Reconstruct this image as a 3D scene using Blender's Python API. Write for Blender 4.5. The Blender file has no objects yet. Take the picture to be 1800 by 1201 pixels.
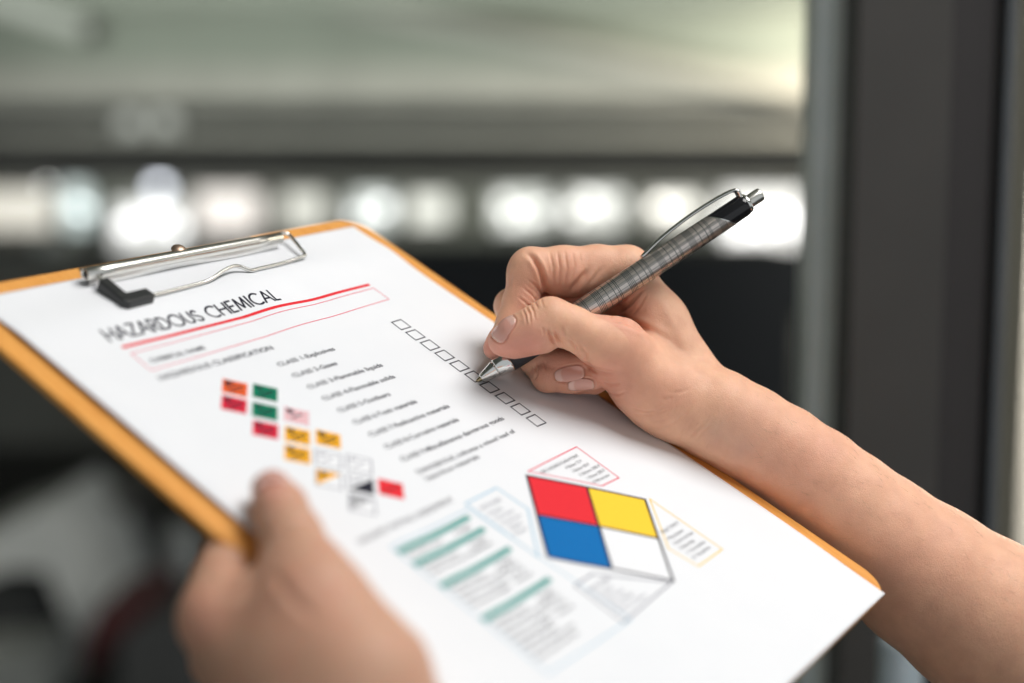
import bpy, bmesh, math, random
import numpy as np
from mathutils import Vector, Matrix

random.seed(4)
rng = np.random.default_rng(4)
SC = bpy.context.scene
COL = SC.collection
MM = 0.001

# ------------------------------------------------------------------ camera, world, lights, exposure
# survey of the photograph (1800 px wide): focal length in pixels and the pose of the sheet of paper
F = 2515.55
CX, CY = 900.0, 600.5
PITCH = math.radians(7.0)
CAM = np.array([0.0, 0.0, 1.45])
AX_R = np.array([1.0, 0.0, 0.0])
AX_F = np.array([0.0, math.cos(PITCH), -math.sin(PITCH)])
AX_D = np.array([0.0, -math.sin(PITCH), -math.cos(PITCH)])
M_CW = np.stack([AX_R, AX_D, AX_F], axis=1)            # survey axes (right, down, forward) -> world
PR = np.array([[0.5632991713393866, 0.7520246575296381, -0.3422761429537512],
               [-0.18949961453907987, 0.520794320751281, 0.8323840288966443],
               [0.8042287856433679, -0.40402003655771834, 0.4358713920434043]])
PT = np.array([-194.33716634, -15.38802796, 516.12534948])

cam_d = bpy.data.cameras.new('camera')
cam = bpy.data.objects.new('camera', cam_d)
COL.objects.link(cam)
cam.location = CAM
cam.rotation_euler = (math.radians(90) - PITCH, 0, 0)
cam_d.sensor_fit = 'HORIZONTAL'
cam_d.sensor_width = 36.0
cam_d.lens = F / 1800.0 * 36.0
cam_d.clip_start = 0.02
cam_d.clip_end = 200.0
cam_d.dof.use_dof = True
cam_d.dof.focus_distance = 0.598
cam_d.dof.aperture_fstop = 50.3 / 19.5
SC.camera = cam

W = bpy.data.worlds.new('World')
SC.world = W
W.use_nodes = True
bg = W.node_tree.nodes['Background']
bg.inputs['Color'].default_value = (0.93, 0.97, 1.0, 1)
bg.inputs['Strength'].default_value = 0.47


def area(name, loc, target, size, power, color, size_y=None):
    l = bpy.data.lights.new(name, 'AREA')
    l.energy = power
    l.color = color
    l.size = size
    if size_y:
        l.shape = 'RECTANGLE'
        l.size_y = size_y
    o = bpy.data.objects.new(name, l)
    COL.objects.link(o)
    o.location = loc
    d = Vector(target) - Vector(loc)
    o.rotation_euler = d.to_track_quat('-Z', 'Y').to_euler()
    return o


area('key_light', (0.58, 0.46, 2.86), (0.02, 0.58, 1.32), 1.30, 45.0, (1.0, 0.98, 0.965))
area('rim_light', (2.3, 1.7, 2.1), (0.1, 0.62, 1.35), 1.2, 6.0, (1.0, 0.95, 0.88))  # added side lamp for a rim on the arm, no window there
lp = CAM + AX_R * 3.75 + AX_F * 12.4 + AX_D * -2.6
area('hall_light', lp, (lp[0] - 2.2, 14.0, lp[2] - 0.1), 0.9, 72.0, (1.0, 0.915, 0.74))
area('upper_wall_fill', (-1.0, 12.1, 1.40), (-1.0, 13.6, 3.2), 8.5, 78.0, (0.95, 1.0, 0.92), 1.4)  # added lamp that only brightens the upper far wall

SC.view_settings.view_transform = 'Standard'
SC.view_settings.look = 'None'
SC.view_settings.exposure = 0.17
SC.view_settings.gamma = 1.0
SC.render.engine = 'CYCLES'
SC.cycles.use_denoising = True
SC.cycles.max_bounces = 8
SC.cycles.caustics_reflective = False
SC.cycles.caustics_refractive = False
SC.cycles.sample_clamp_indirect = 6.0


# ------------------------------------------------------------------ helpers
def to_world(c_mm):
    """survey millimetres (right, down, forward) -> world metres"""
    return np.asarray(c_mm) * MM @ M_CW.T + CAM


def at(px, py, d):
    """a point d metres in front of the camera, seen at a pixel of the photograph"""
    return Vector(to_world(np.array([(px - CX) / F * d, (py - CY) / F * d, d]) * 1000.0))


def tag(o, label=None, cat=None, group=None, kind=None):
    if label: o['label'] = label
    if cat: o['category'] = cat
    if group: o['group'] = group
    if kind: o['kind'] = kind
    return o


def link(name, me, mat=None, parent=None, smooth=False):
    o = bpy.data.objects.new(name, me)
    COL.objects.link(o)
    if mat is not None:
        for m in (mat if isinstance(mat, (list, tuple)) else [mat]):
            me.materials.append(m)
    if parent is not None:
        o.parent = parent
    if smooth:
        me.polygons.foreach_set('use_smooth', [True] * len(me.polygons))
    return o


def empty(name, mw=None, loc=None):
    o = bpy.data.objects.new(name, None)
    o.empty_display_size = 0.02
    COL.objects.link(o)
    if mw is not None: o.matrix_world = mw
    if loc is not None: o.location = loc
    return o


def mesh(name, verts, faces, mat, parent=None, smooth=False):
    me = bpy.data.meshes.new(name)
    me.from_pydata([tuple(map(float, v)) for v in verts], [], faces)
    me.update()
    return link(name, me, mat, parent, smooth)


def bm_obj(name, bm, mat, parent=None, smooth=False):
    me = bpy.data.meshes.new(name)
    bm.to_mesh(me)
    bm.free()
    return link(name, me, mat, parent, smooth)


def box_bm(bm, lo, hi, bevel=0.0, seg=2):
    r = bmesh.ops.create_cube(bm, size=1.0)
    vs = r['verts']
    lo, hi = Vector(lo), Vector(hi)
    for v in vs:
        v.co = Vector(((lo[i] + hi[i]) / 2 + v.co[i] * (hi[i] - lo[i])) for i in range(3))
    if bevel > 0:
        es = list({e for v in vs for e in v.link_edges})
        bmesh.ops.bevel(bm, geom=es, offset=bevel, segments=seg, affect='EDGES', profile=0.5)


def box(name, lo, hi, mat, parent=None, bevel=0.0, seg=2):
    bm = bmesh.new()
    box_bm(bm, lo, hi, bevel, seg)
    return bm_obj(name, bm, mat, parent)


def smooth_line(pts, n=8):
    """Catmull-Rom through the points"""
    p = [np.array(q, float) for q in pts]
    p = [2 * p[0] - p[1]] + p + [2 * p[-1] - p[-2]]
    out = []
    for i in range(1, len(p) - 2):
        for k in range(n):
            t = k / n
            a, b, c, d = p[i - 1], p[i], p[i + 1], p[i + 2]
            out.append(0.5 * (2 * b + (c - a) * t + (2 * a - 5 * b + 4 * c - d) * t * t + (3 * b - a - 3 * c + d) * t ** 3))
    out.append(p[-2])
    return np.array(out)


def sweep(pts, prof, up=(0, 0, 1), closed_prof=True, scale=None, cap=True):
    """sweep a 2-D profile (side, up) along a line; returns verts, faces"""
    pts = np.asarray(pts, float)
    n, m = len(pts), len(prof)
    V = []
    up = np.asarray(up, float)
    for i in range(n):
        t = pts[min(i + 1, n - 1)] - pts[max(i - 1, 0)]
        t /= np.linalg.norm(t)
        s = np.cross(t, up)
        s /= np.linalg.norm(s) + 1e-12
        u2 = np.cross(s, t)
        k = 1.0 if scale is None else scale[i]
        for a, b in prof:
            V.append(pts[i] + (s * a + u2 * b) * k)
    Fc = []
    mm = m if closed_prof else m - 1
    for i in range(n - 1):
        for j in range(mm):
            a, b = i * m + j, i * m + (j + 1) % m
            Fc.append((a, b, b + m, a + m))
    if cap and closed_prof:
        Fc.append(tuple(range(m - 1, -1, -1)))
        Fc.append(tuple((n - 1) * m + j for j in range(m)))
    return V, Fc


def circle(r, n=16, e=1.0):
    return [(r * math.cos(2 * math.pi * i / n), r * e * math.sin(2 * math.pi * i / n)) for i in range(n)]


def lathe(prof, n=40):
    """prof: (radius, z) list, revolve about z; returns verts, faces (open ends stay open if r > 0)"""
    V, Fc = [], []
    for r, z in prof:
        for k in range(n):
            a = 2 * math.pi * k / n
            V.append((r * math.cos(a), r * math.sin(a), z))
    for i in range(len(prof) - 1):
        for k in range(n):
            a, b = i * n + k, i * n + (k + 1) % n
            Fc.append((a, b, b + n, a + n))
    return V, Fc


# ------------------------------------------------------------------ materials
class NT:
    def __init__(self, name):
        self.m = bpy.data.materials.new(name)
        self.m.use_nodes = True
        self.t = self.m.node_tree
        self.b = self.t.nodes['Principled BSDF']

    def n(self, kind, **kw):
        o = self.t.nodes.new(kind)
        for k, v in kw.items():
            setattr(o, k, v)
        return o

    def l(self, a, b):
        self.t.links.new(a, b)

    def math(self, op, a, b=None):
        o = self.n('ShaderNodeMath', operation=op)
        for i, v in enumerate([a, b]):
            if v is None: continue
            if isinstance(v, (int, float)): o.inputs[i].default_value = v
            else: self.l(v, o.inputs[i])
        return o.outputs[0]

    def coord(self, which='Object'):
        return self.n('ShaderNodeTexCoord').outputs[which]

    def noise(self, scale, detail=3, vec=None, rough=0.5):
        o = self.n('ShaderNodeTexNoise')
        o.inputs['Scale'].default_value = scale
        o.inputs['Detail'].default_value = detail
        o.inputs['Roughness'].default_value = rough
        self.l(vec if vec is not None else self.coord(), o.inputs['Vector'])
        return o.outputs['Fac']

    def ramp(self, fac, stops, interp='LINEAR'):
        o = self.n('ShaderNodeValToRGB')
        o.color_ramp.interpolation = interp
        el = o.color_ramp.elements
        while len(el) < len(stops): el.new(0.5)
        for e, (p, c) in zip(el, stops):
            e.position = p
            e.color = (c[0], c[1], c[2], 1) if not isinstance(c, (int, float)) else (c, c, c, 1)
        self.l(fac, o.inputs['Fac'])
        return o.outputs['Color']

    def mix(self, fac, a, b, blend='MIX'):
        o = self.n('ShaderNodeMix', data_type='RGBA', blend_type=blend)
        for i, v in ((0, fac), (6, a), (7, b)):
            if isinstance(v, (int, float)): o.inputs[i].default_value = v
            elif isinstance(v, tuple): o.inputs[i].default_value = (*v, 1)
            else: self.l(v, o.inputs[i])
        return o.outputs[2]

    def bump(self, h, dist, strength=1.0, prev=None):
        o = self.n('ShaderNodeBump')
        o.inputs['Distance'].default_value = dist
        o.inputs['Strength'].default_value = strength
        self.l(h, o.inputs['Height'])
        if prev is not None: self.l(prev, o.inputs['Normal'])
        return o.outputs['Normal']

    def set(self, **kw):
        names = dict(color='Base Color', rough='Roughness', metal='Metallic', spec='Specular IOR Level', emis='Emission Color',
                     estr='Emission Strength', normal='Normal', sss='Subsurface Weight', srad='Subsurface Radius', sscale='Subsurface Scale',
                     coat='Coat Weight', crough='Coat Roughness', sheen='Sheen Weight', trans='Transmission Weight', aniso='Anisotropic')
        for k, v in kw.items():
            i = self.b.inputs[names[k]]
            if isinstance(v, (int, float)): i.default_value = v
            elif isinstance(v, tuple): i.default_value = (*v, 1) if len(v) == 3 and i.type == 'RGBA' else v
            else: self.l(v, i)
        return self


def plain(name, c, rough=0.5, metal=0.0, var=0.12, scale=30.0, bump=0.0, spec=0.5):
    """paint, metal or plastic with a little tonal variation and fine relief"""
    m = NT(name)
    f = m.noise(scale, 4)
    m.set(color=m.mix(f, tuple(x * (1 - var) for x in c), tuple(min(1, x * (1 + var)) for x in c)), rough=rough, metal=metal, spec=spec)
    if bump: m.set(normal=m.bump(m.noise(scale * 6, 3), bump))
    return m.m


def ink(name, c):
    m = NT(name)
    f = m.noise(900, 2)
    m.set(color=m.mix(f, tuple(x * 0.93 for x in c), tuple(min(1, x * 1.05) for x in c)), rough=0.6, spec=0.12)
    return m.m


def glow(name, c, s):
    m = NT(name)
    f = m.noise(1.5, 2)
    m.set(color=(0.6, 0.6, 0.6), rough=0.2, emis=m.mix(f, tuple(x * 0.8 for x in c), c), estr=s)
    return m.m


M_PAPER = NT('white_paper')
_n = M_PAPER.noise(1400, 4)
_n2 = M_PAPER.noise(60, 2)
M_PAPER.set(color=M_PAPER.mix(_n2, (0.80, 0.815, 0.84), (0.83, 0.84, 0.86)), rough=0.65, spec=0.2,
            normal=M_PAPER.bump(_n, 0.00002, 0.6))
M_PAPER = M_PAPER.m

INK_DARK = ink('ink_navy_black', (0.018, 0.017, 0.03))
INK_RED = ink('ink_red', (0.78, 0.028, 0.040))
INK_BLUE = ink('ink_blue', (0.0, 0.15, 0.44))
INK_YELLOW = ink('ink_yellow', (0.95, 0.62, 0.045))
INK_AMBER = ink('ink_amber', (0.92, 0.44, 0.015))
INK_GREEN = ink('ink_green', (0.0, 0.20, 0.105))
INK_TEAL = ink('ink_teal', (0.045, 0.31, 0.27))
INK_ORANGE = ink('ink_orange', (0.85, 0.13, 0.03))
INK_CRIMSON = ink('ink_crimson', (0.74, 0.022, 0.055))
INK_PALE_BLUE = ink('ink_pale_blue', (0.38, 0.58, 0.72))
INK_PALE_RED = ink('ink_pale_red', (0.76, 0.045, 0.10))
INK_PALE_YELLOW = ink('ink_pale_yellow', (0.92, 0.60, 0.05))
INK_GREY = ink('ink_grey', (0.15, 0.15, 0.20))
INK_WHITE = ink('ink_white', (0.84, 0.85, 0.87))

# clipboard hardboard: warm orange brown with fine fibres
m = NT('orange_hardboard')
v = m.n('ShaderNodeMapping')
v.inputs['Scale'].default_value = (1, 0.12, 1)
m.l(m.coord(), v.inputs['Vector'])
fib = m.noise(700, 5, v.outputs[0], 0.65)
blo = m.noise(45, 3)
c1 = m.ramp(fib, [(0.25, (0.74, 0.30, 0.055)), (0.75, (0.95, 0.50, 0.14))])
m.set(color=m.mix(m.math('MULTIPLY', blo, 0.35), c1, (0.62, 0.20, 0.03)), rough=0.36, spec=0.5, normal=m.bump(fib, 0.00006, 0.6))
M_BOARD = m.m

m = NT('chrome')
sc = m.noise(500, 4)
m.set(color=(0.80, 0.80, 0.77), metal=1.0, rough=m.math('ADD', m.math('MULTIPLY', sc, 0.10), 0.09))
M_CHROME = m.m
M_BAR = plain('brushed_chrome', (0.80, 0.79, 0.74), 0.27, 1.0, 0.06, 400)
M_SATIN = plain('satin_steel', (0.88, 0.88, 0.86), 0.42, 0.85, 0.05, 300)
M_RUBBER = plain('black_rubber', (0.018, 0.020, 0.020), 0.42, 0, 0.25, 200, 0.00003)
M_BLACK = plain('black_plastic', (0.010, 0.010, 0.012), 0.16, 0, 0.2, 300)
M_GRIP = plain('black_grip', (0.012, 0.012, 0.016), 0.55, 0, 0.2, 900, 0.00002)
M_BRASS = plain('brass_tip', (0.52, 0.42, 0.25), 0.22, 1.0, 0.2, 600)
M_COPPER = plain('copper_rivet', (0.50, 0.36, 0.27), 0.4, 0.9, 0.2, 500)

# pen barrel: brushed silver under a printed plaid of thin dark lines
m = NT('plaid_barrel')
xyz = m.n('ShaderNodeSeparateXYZ')
m.l(m.coord(), xyz.inputs[0])
z = m.math('MULTIPLY', xyz.outputs['Z'], 1000.0)
per = 15.6
fz = m.math('FRACT', m.math('DIVIDE', m.math('ADD', z, 3.0), per))
ang = m.n('ShaderNodeMath', operation='ARCTAN2')
m.l(xyz.outputs['Y'], ang.inputs[0])
m.l(xyz.outputs['X'], ang.inputs[1])
fa = m.math('FRACT', m.math('ADD', m.math('DIVIDE', ang.outputs[0], 2 * math.pi / 3.0), 2.0))


def line_stops(centres, width):
    s = [(0.0, 0.0)]
    for c in centres:
        s += [(c - width / 2, 1.0), (c + width / 2, 0.0)]
    return s


ring_c = [0.05, 0.095, 0.14, 0.185, 0.23, 0.40, 0.60, 0.72, 0.765]
rings = m.ramp(fz, line_stops(ring_c, 0.019), 'CONSTANT')
axial = m.ramp(fa, line_stops([0.04, 0.085, 0.13, 0.175, 0.32, 0.40, 0.48, 0.62, 0.66, 0.70, 0.86], 0.020), 'CONSTANT')
lines = m.math('MAXIMUM', m.math('MULTIPLY', rings, 0.95), m.math('MULTIPLY', axial, 0.85))
br = m.n('ShaderNodeMapping')
br.inputs['Scale'].default_value = (1, 1, 0.04)
m.l(m.coord(), br.inputs['Vector'])
brush = m.noise(2600, 3, br.outputs[0])
m.set(color=m.mix(lines, m.mix(brush, (0.64, 0.575, 0.53), (0.82, 0.75, 0.70)), (0.035, 0.05, 0.05)),
      metal=m.math('SUBTRACT', 1.0, m.math('MULTIPLY', lines, 0.8)), rough=m.math('ADD', m.math('MULTIPLY', brush, 0.12), 0.24))
M_BARREL = m.m


# skin: tone per vertex (redder knuckles and fingertips, shade painted on lower fingers and left hand), fine cell relief, a little light under the surface
def skin(name, gain=1.0, relief=1.0):
    m = NT(name)
    at_ = m.n('ShaderNodeVertexColor', layer_name='tone')
    mott = m.noise(120, 4)
    pores = m.noise(1500, 3)
    base = m.mix(m.math('MULTIPLY', m.ramp(mott, [(0.35, 0.0), (0.7, 1.0)]), 0.36), at_.outputs['Color'], (0.60 * gain, 0.27 * gain, 0.18 * gain))
    base = m.mix(m.math('MULTIPLY', pores, 0.10), base, (0.42 * gain, 0.20 * gain, 0.13 * gain))
    vo = m.n('ShaderNodeTexVoronoi', feature='DISTANCE_TO_EDGE')
    vo.inputs['Scale'].default_value = 1250
    st = m.n('ShaderNodeMapping')
    st.inputs['Rotation'].default_value = (0.3, 0.5, 0.6)
    st.inputs['Scale'].default_value = (1.0, 0.62, 1.0)
    wob = m.n('ShaderNodeTexNoise')
    wob.inputs['Scale'].default_value = 260
    m.l(m.coord(), wob.inputs['Vector'])
    add = m.n('ShaderNodeMixRGB', blend_type='ADD')
    add.inputs[0].default_value = 0.0016
    m.l(m.coord(), add.inputs[1])
    m.l(wob.outputs['Color'], add.inputs[2])
    m.l(add.outputs[0], st.inputs['Vector'])
    m.l(st.outputs[0], vo.inputs['Vector'])
    cell = m.ramp(vo.outputs['Distance'], [(0.0, 0.0), (0.12, 0.8), (0.3, 1.0)])
    nb = m.bump(cell, 0.00007 * relief, 0.8)
    nb = m.bump(m.noise(650, 4), 0.00014 * relief, 0.7, nb)
    m.set(color=base, rough=m.math('ADD', m.math('MULTIPLY', mott, 0.16), 0.40), spec=0.42, normal=nb,
          sss=0.32, srad=(1.0, 0.36, 0.2), sscale=0.0035)
    return m.m


M_SKIN = skin('skin', 1.0, 1.1)
m = NT('nail')
_t = m.n('ShaderNodeVertexColor', layer_name='tone')
m.set(color=_t.outputs['Color'], rough=0.24, spec=0.5, sss=0.2, srad=(1.0, 0.4, 0.3), sscale=0.002, coat=0.2, crough=0.12)
M_NAIL = m.m

# hall
M_FLOOR = plain('floor_concrete', (0.062, 0.063, 0.060), 0.6, 0, 0.4, 2.5, 0.001)
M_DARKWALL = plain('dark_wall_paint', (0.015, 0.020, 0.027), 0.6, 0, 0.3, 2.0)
M_OLIVEWALL = plain('olive_wall_paint', (0.28, 0.285, 0.25), 0.6, 0, 0.3, 2.0)
M_BEAM = plain('beam_grey', (0.36, 0.365, 0.34), 0.6, 0, 0.25, 2.0)
M_BEAMD = plain('beam_dark_grey', (0.48, 0.47, 0.435), 0.6, 0, 0.25, 2.0)
M_CEIL = plain('ceiling_green_grey', (0.34, 0.37, 0.325), 0.7, 0, 0.2, 1.0)
M_COLUMN = plain('charcoal_steel', (0.050, 0.046, 0.041), 0.45, 0, 0.2, 14.0)
M_TRIM = plain('teal_grey_aluminium', (0.84, 0.93, 0.89), 0.42, 0.25, 0.12, 30.0)
M_TRIM2 = plain('grey_aluminium', (0.60, 0.63, 0.60), 0.42, 0.25, 0.12, 30.0)
M_TRIMD = plain('slate_trim', (0.09, 0.098, 0.105), 0.4, 0.2, 0.15, 30.0)
M_MACH = plain('machine_grey', (0.80, 0.84, 0.82), 0.5, 0, 0.2, 12.0)
M_MACHD = plain('machine_dark', (0.05, 0.053, 0.054), 0.5, 0, 0.3, 12.0)
M_MACHR = plain('machine_red', (0.085, 0.022, 0.024), 0.5, 0, 0.2, 12.0)
M_STEEL = plain('bare_steel', (0.42, 0.43, 0.43), 0.35, 0.8, 0.15, 20.0)
M_FIXT = plain('fixture_white', (0.50, 0.53, 0.47), 0.5, 0, 0.1, 10.0)


# ------------------------------------------------------------------ the hall behind
def hall_box(name, px0, py0, px1, py1, d, depth, mat, parent=None, bevel=0.0):
    """a box whose near face spans these points of the view at distance d"""
    a, b = at(px0, py1, d), at(px1, py0, d)
    return box(name, (a.x, a.y, a.z), (b.x, b.y + depth, b.z), mat, parent, bevel)


g = mesh('floor', [(-40, -1.5, 0), (40, -1.5, 0), (40, 60, 0), (-40, 60, 0)], [(0, 1, 2, 3)], M_FLOOR)
tag(g, kind='structure')

YW = 14.0                                                    # far wall
zs = lambda py, d=YW: at(900, py, d).z
xs = lambda px, d=YW: at(px, 300, d).x
o = box('blocker_wall', (-2.6, -1.8, 0), (-2.45, 6.5, 2.918), M_OLIVEWALL); tag(o, kind='structure')  # unseen dark wall added to block light from the left
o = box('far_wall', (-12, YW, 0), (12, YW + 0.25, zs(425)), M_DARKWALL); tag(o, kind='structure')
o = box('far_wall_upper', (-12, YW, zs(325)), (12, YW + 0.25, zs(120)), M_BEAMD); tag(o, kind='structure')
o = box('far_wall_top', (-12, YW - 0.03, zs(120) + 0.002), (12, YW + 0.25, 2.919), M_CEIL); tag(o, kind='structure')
o = box('ceiling', (-12, -2.0, 2.92), (12, YW + 0.25, 3.05), M_CEIL); tag(o, kind='structure')
# beams across the hall, one behind the other
for i, (d, y0, y1, mt) in enumerate([(11.5, 243, 322, M_BEAMD), (9.0, 182, 226, M_BEAM)]):
    a, b = at(-700, y1, d), at(2400, y0, d)
    o = box('ceiling_beam', (a.x, a.y, a.z), (b.x, a.y + 0.25, b.z), mt)
    tag(o, ['dark grey steel beam just above the row of bright windows', 'paler grey steel beam in the middle of the dim upper hall'][i], 'beam', 'beams under the ceiling')

def pipe(name, p0, p1, r, mat):
    p0, p1 = Vector(p0), Vector(p1)
    o = p0.lerp(p1, 0.5)
    V_, F_ = sweep(np.array([tuple(p0 - o), tuple(p0.lerp(p1, 0.5) - o), tuple(p1 - o)]), circle(r, 20))
    ob = mesh(name, V_, F_, mat, None, True)
    ob.location = o
    return ob


tag(pipe('pipe', at(480, -20, 13.4), at(1460, 175, 13.7), 0.09, M_BEAMD), 'thick grey pipe slanting across the upper hall towards the dark column', 'pipe')
for i, (x, y, lab) in enumerate([(228, 216, 'left one of two dim round lamps above the bright windows'), (290, 214, 'right one of two dim round lamps above the bright windows')]):
    V_, F_ = lathe([(0.02, 0.05), (0.05, 0.04), (0.075, -0.03), (0.07, -0.05), (0.001, -0.055)], 20)
    ob = mesh('hanging_lamp', V_, F_, glow('dim_lamp', (0.9, 0.95, 0.85), 0.5), None, True)
    ob.location = at(x, y, 8.5)
    tag(ob, lab, 'lamp', 'dim lamps under the beam')

# row of bright windows, each a frame with one lit pane
wins = [(-60, 98, 335, 402, (0.90, 0.84, 0.72), 0.85, 'wide dim cream window at the far left end of the row'),
        (86, 94, 328, 334, (0.85, 0.88, 0.84), 22, 'small bright pane above the wide cream window'),
        (120, 162, 325, 402, (0.84, 1.0, 0.98), 1.35, 'narrow bluish white window left of the clip'),
        (206, 325, 358, 440, (1.0, 1.0, 0.97), 1.6, 'low brightest white window just above the clipboard clip'),
        (272, 298, 322, 336, (0.86, 0.9, 1.0), 6, 'small bluish lit pane above the low white window'),
        (350, 458, 335, 405, (0.98, 0.88, 0.82), 1.05, 'pinkish cream window above the right end of the clip'),
        (500, 575, 340, 398, (0.86, 0.84, 0.74), 0.75, 'dim cream window above the board corner'),
        (622, 690, 340, 400, (0.93, 1.0, 0.95), 1.3, 'narrow white window right of the board corner'),
        (722, 790, 344, 394, (0.95, 0.95, 0.85), 1.0, 'cream window between two white ones above the black gap'),
        (870, 962, 338, 400, (0.97, 1.0, 0.93), 1.3, 'white window above the left end of the writing hand'),
        (998, 1092, 338, 400, (0.97, 0.98, 0.92), 1.25, 'wide white window above the knuckles of the writing hand'),
        (1140, 1225, 344, 392, (0.95, 0.92, 0.84), 1.35, 'dull cream window behind the barrel of the pen'),
        (1268, 1405, 338, 428, (1.0, 0.99, 0.97), 2.2, 'largest glaring white window beside the dark column')]
for i, (x0, x1, y0, y1, c, s, lab) in enumerate(wins):
    e = empty('window', loc=(xs((x0 + x1) / 2), YW - 0.05, zs(y1)))
    tag(e, lab, 'window', 'row of bright windows in the far wall')
    hx, hz = (xs(x1) - xs(x0)) / 2, zs(y0) - zs(y1)
    hot = 1.25 <= s < 5
    mesh('pane', [(-hx, 0.02, 0), (hx, 0.02, 0), (hx, 0.02, hz), (-hx, 0.02, hz)], [(0, 1, 2, 3)], glow('lit_pane', c, s * 0.58 if hot else s * 0.9), e)
    if hot:                                                  # small panes where the sky glares through
        gm = glow('bright_pane', tuple(min(1, q * 1.05) for q in c), s * 2.5)
        nh = max(2, int(round(hx * 2 / 0.13)))
        for q in range(nh):
            ux = -hx + hx * 2 * (q + 0.5) / nh + rng.uniform(-0.06, 0.06)
            uz = hz * rng.uniform(0.2, 0.8)
            wx, wz = rng.uniform(0.026, 0.05), rng.uniform(0.026, 0.045)
            mesh('pane', [(ux - wx, 0.012, uz - wz), (ux + wx, 0.012, uz - wz), (ux + wx, 0.012, uz + wz), (ux - wx, 0.012, uz + wz)], [(0, 1, 2, 3)], gm, e)
    fr = bmesh.new()
    t = 0.025
    for lo, hi in (((-hx - t, 0, -t), (-hx, 0.05, hz + t)), ((hx, 0, -t), (hx + t, 0.05, hz + t)), ((-hx, 0, -t), (hx, 0.05, 0)), ((-hx, 0, hz), (hx, 0.05, hz + t))):
        box_bm(fr, lo, hi)
    bm_obj('frame', fr, M_TRIMD, e)
# wall between and behind the windows
o = box('far_wall_band', (-12, YW + 0.26, zs(435)), (12, YW + 0.35, zs(315)), M_OLIVEWALL); tag(o, kind='structure')

# column at the right, close behind the board
cl = empty('steel_column', loc=(0.262, 0.96, 0))
tag(cl, 'charcoal grey upright steel column with pale teal edge strip right of the pen', 'column')


def col_box(name, px0, px1, d0, d1, mat, dref=None):
    a, b = at(px0, 300, dref or d0).x - 0.262, at(px1, 300, dref or d0).x - 0.262
    return box(name, (a, d0 - 0.96, 0), (b, d1 - 0.96, 3.2), mat, cl, 0.0015)


col_box('face_panel', 1497, 1662, 0.90, 0.985, M_COLUMN)
col_box('recess_panel', 1665, 1750, 0.912, 0.985, plain('brown_black_panel', (0.028, 0.024, 0.023), 0.5), 0.9)
col_box('edge_strip', 1466, 1492, 0.94, 0.985, M_TRIM2)
col_box('edge_strip', 1424, 1463, 0.96, 1.0, M_TRIM)
col_box('edge_strip', 1754, 1773, 0.905, 0.985, M_TRIMD)
o = hall_box('pale_wall', 1770, -300, 2300, 1600, 2.6, 0.1, plain('pale_wall_paint', (0.80, 0.75, 0.66), 0.6))
tag(o, 'pale cream wall showing as a thin strip beside the dark column', 'wall')
area('pale_wall_fill', (1.5, 2.1, 1.75), (1.1, 2.6, 1.45), 0.3, 50.0, (1.0, 0.96, 0.88))  # unseen lamp added to brighten the strip of pale wall

# left: post, then machines standing on the floor
o = hall_box('post', 78, 415, 112, 720, 8.0, 0.15, M_TRIM)
tag(o, 'grey green upright post below the bluish window', 'post')
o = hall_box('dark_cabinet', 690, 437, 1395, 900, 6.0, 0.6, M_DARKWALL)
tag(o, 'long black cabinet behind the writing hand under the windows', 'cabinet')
o = hall_box('olive_partition', -500, 445, 680, 800, 7.5, 0.2, M_OLIVEWALL)
tag(o, 'dark olive partition behind the left edge of the clipboard', 'partition')


def prism(name, pix, d, depth, mat, parent=None, off=None):
    """an upright slab of real depth with this outline"""
    o0 = off or Vector((0, 0, 0))
    a = [at(x, y, d) - o0 for x, y in pix]
    y0 = sum(p.y for p in a) / len(a)
    n = len(a)
    V = [(p.x, y0, p.z) for p in a] + [(p.x, y0 + depth, p.z) for p in a]
    Fc = [tuple(range(n)), tuple(range(2 * n - 1, n - 1, -1))] + [(i, i + n, (i + 1) % n + n, (i + 1) % n) for i in range(n)]
    o = mesh(name, V, Fc, mat, parent)
    bm = bmesh.new(); bm.from_mesh(o.data)
    bmesh.ops.recalc_face_normals(bm, faces=bm.faces)
    bm.to_mesh(o.data); bm.free()
    return o


base = at(60, 1150, 4.0); base.z = 0
mc = empty('grey_machine', loc=base)
tag(mc, 'pale grey floor machine with sloping housing over a dark lower panel at lower left', 'machine')
prism('housing', [(-60, 950), (10, 925), (90, 885), (150, 985), (185, 1095), (125, 1118), (82, 1005), (20, 1002), (-60, 1035)], 4.0, 0.5, M_MACH, mc, base)
prism('base', [(-60, 1150), (70, 1140), (100, 1260), (-60, 1260)], 3.9, 0.5, M_TRIM2, mc, base)
prism('lower_panel', [(-60, 1002), (73, 1002), (118, 1122), (70, 1138), (-60, 1148)], 4.1, 0.3, M_MACHD, mc, base)
b2 = at(200, 1000, 4.4); b2.z = 0
m2 = empty('grey_cabinet', loc=b2)
tag(m2, 'slate grey tool cabinet with pale top beside the sloping machine', 'cabinet')
prism('body', [(165, 955), (225, 945), (250, 1080), (175, 1140)], 4.4, 0.4, plain('cabinet_slate', (0.10, 0.105, 0.11), 0.5), m2, b2)
prism('top', [(105, 885), (205, 870), (212, 925), (110, 925)], 4.4, 0.4, plain('cabinet_top', (0.17, 0.165, 0.155), 0.5), m2, b2)
b3 = at(190, 1130, 3.6); b3.z = 0
o = prism('red_box', [(170, 1075), (250, 1050), (270, 1085), (200, 1130), (160, 1190), (140, 1160)], 3.6, 0.3, M_MACHR)
tag(o, 'dull red metal box low in front of the grey cabinet', 'box')
o = prism('black_bin', [(215, 1120), (330, 1060), (420, 1100), (430, 1300), (200, 1300)], 3.4, 0.4, M_MACHD)
tag(o, 'black bin in the shade beside the left hand', 'bin')
dr = at(320, 985, 5.0)
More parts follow.
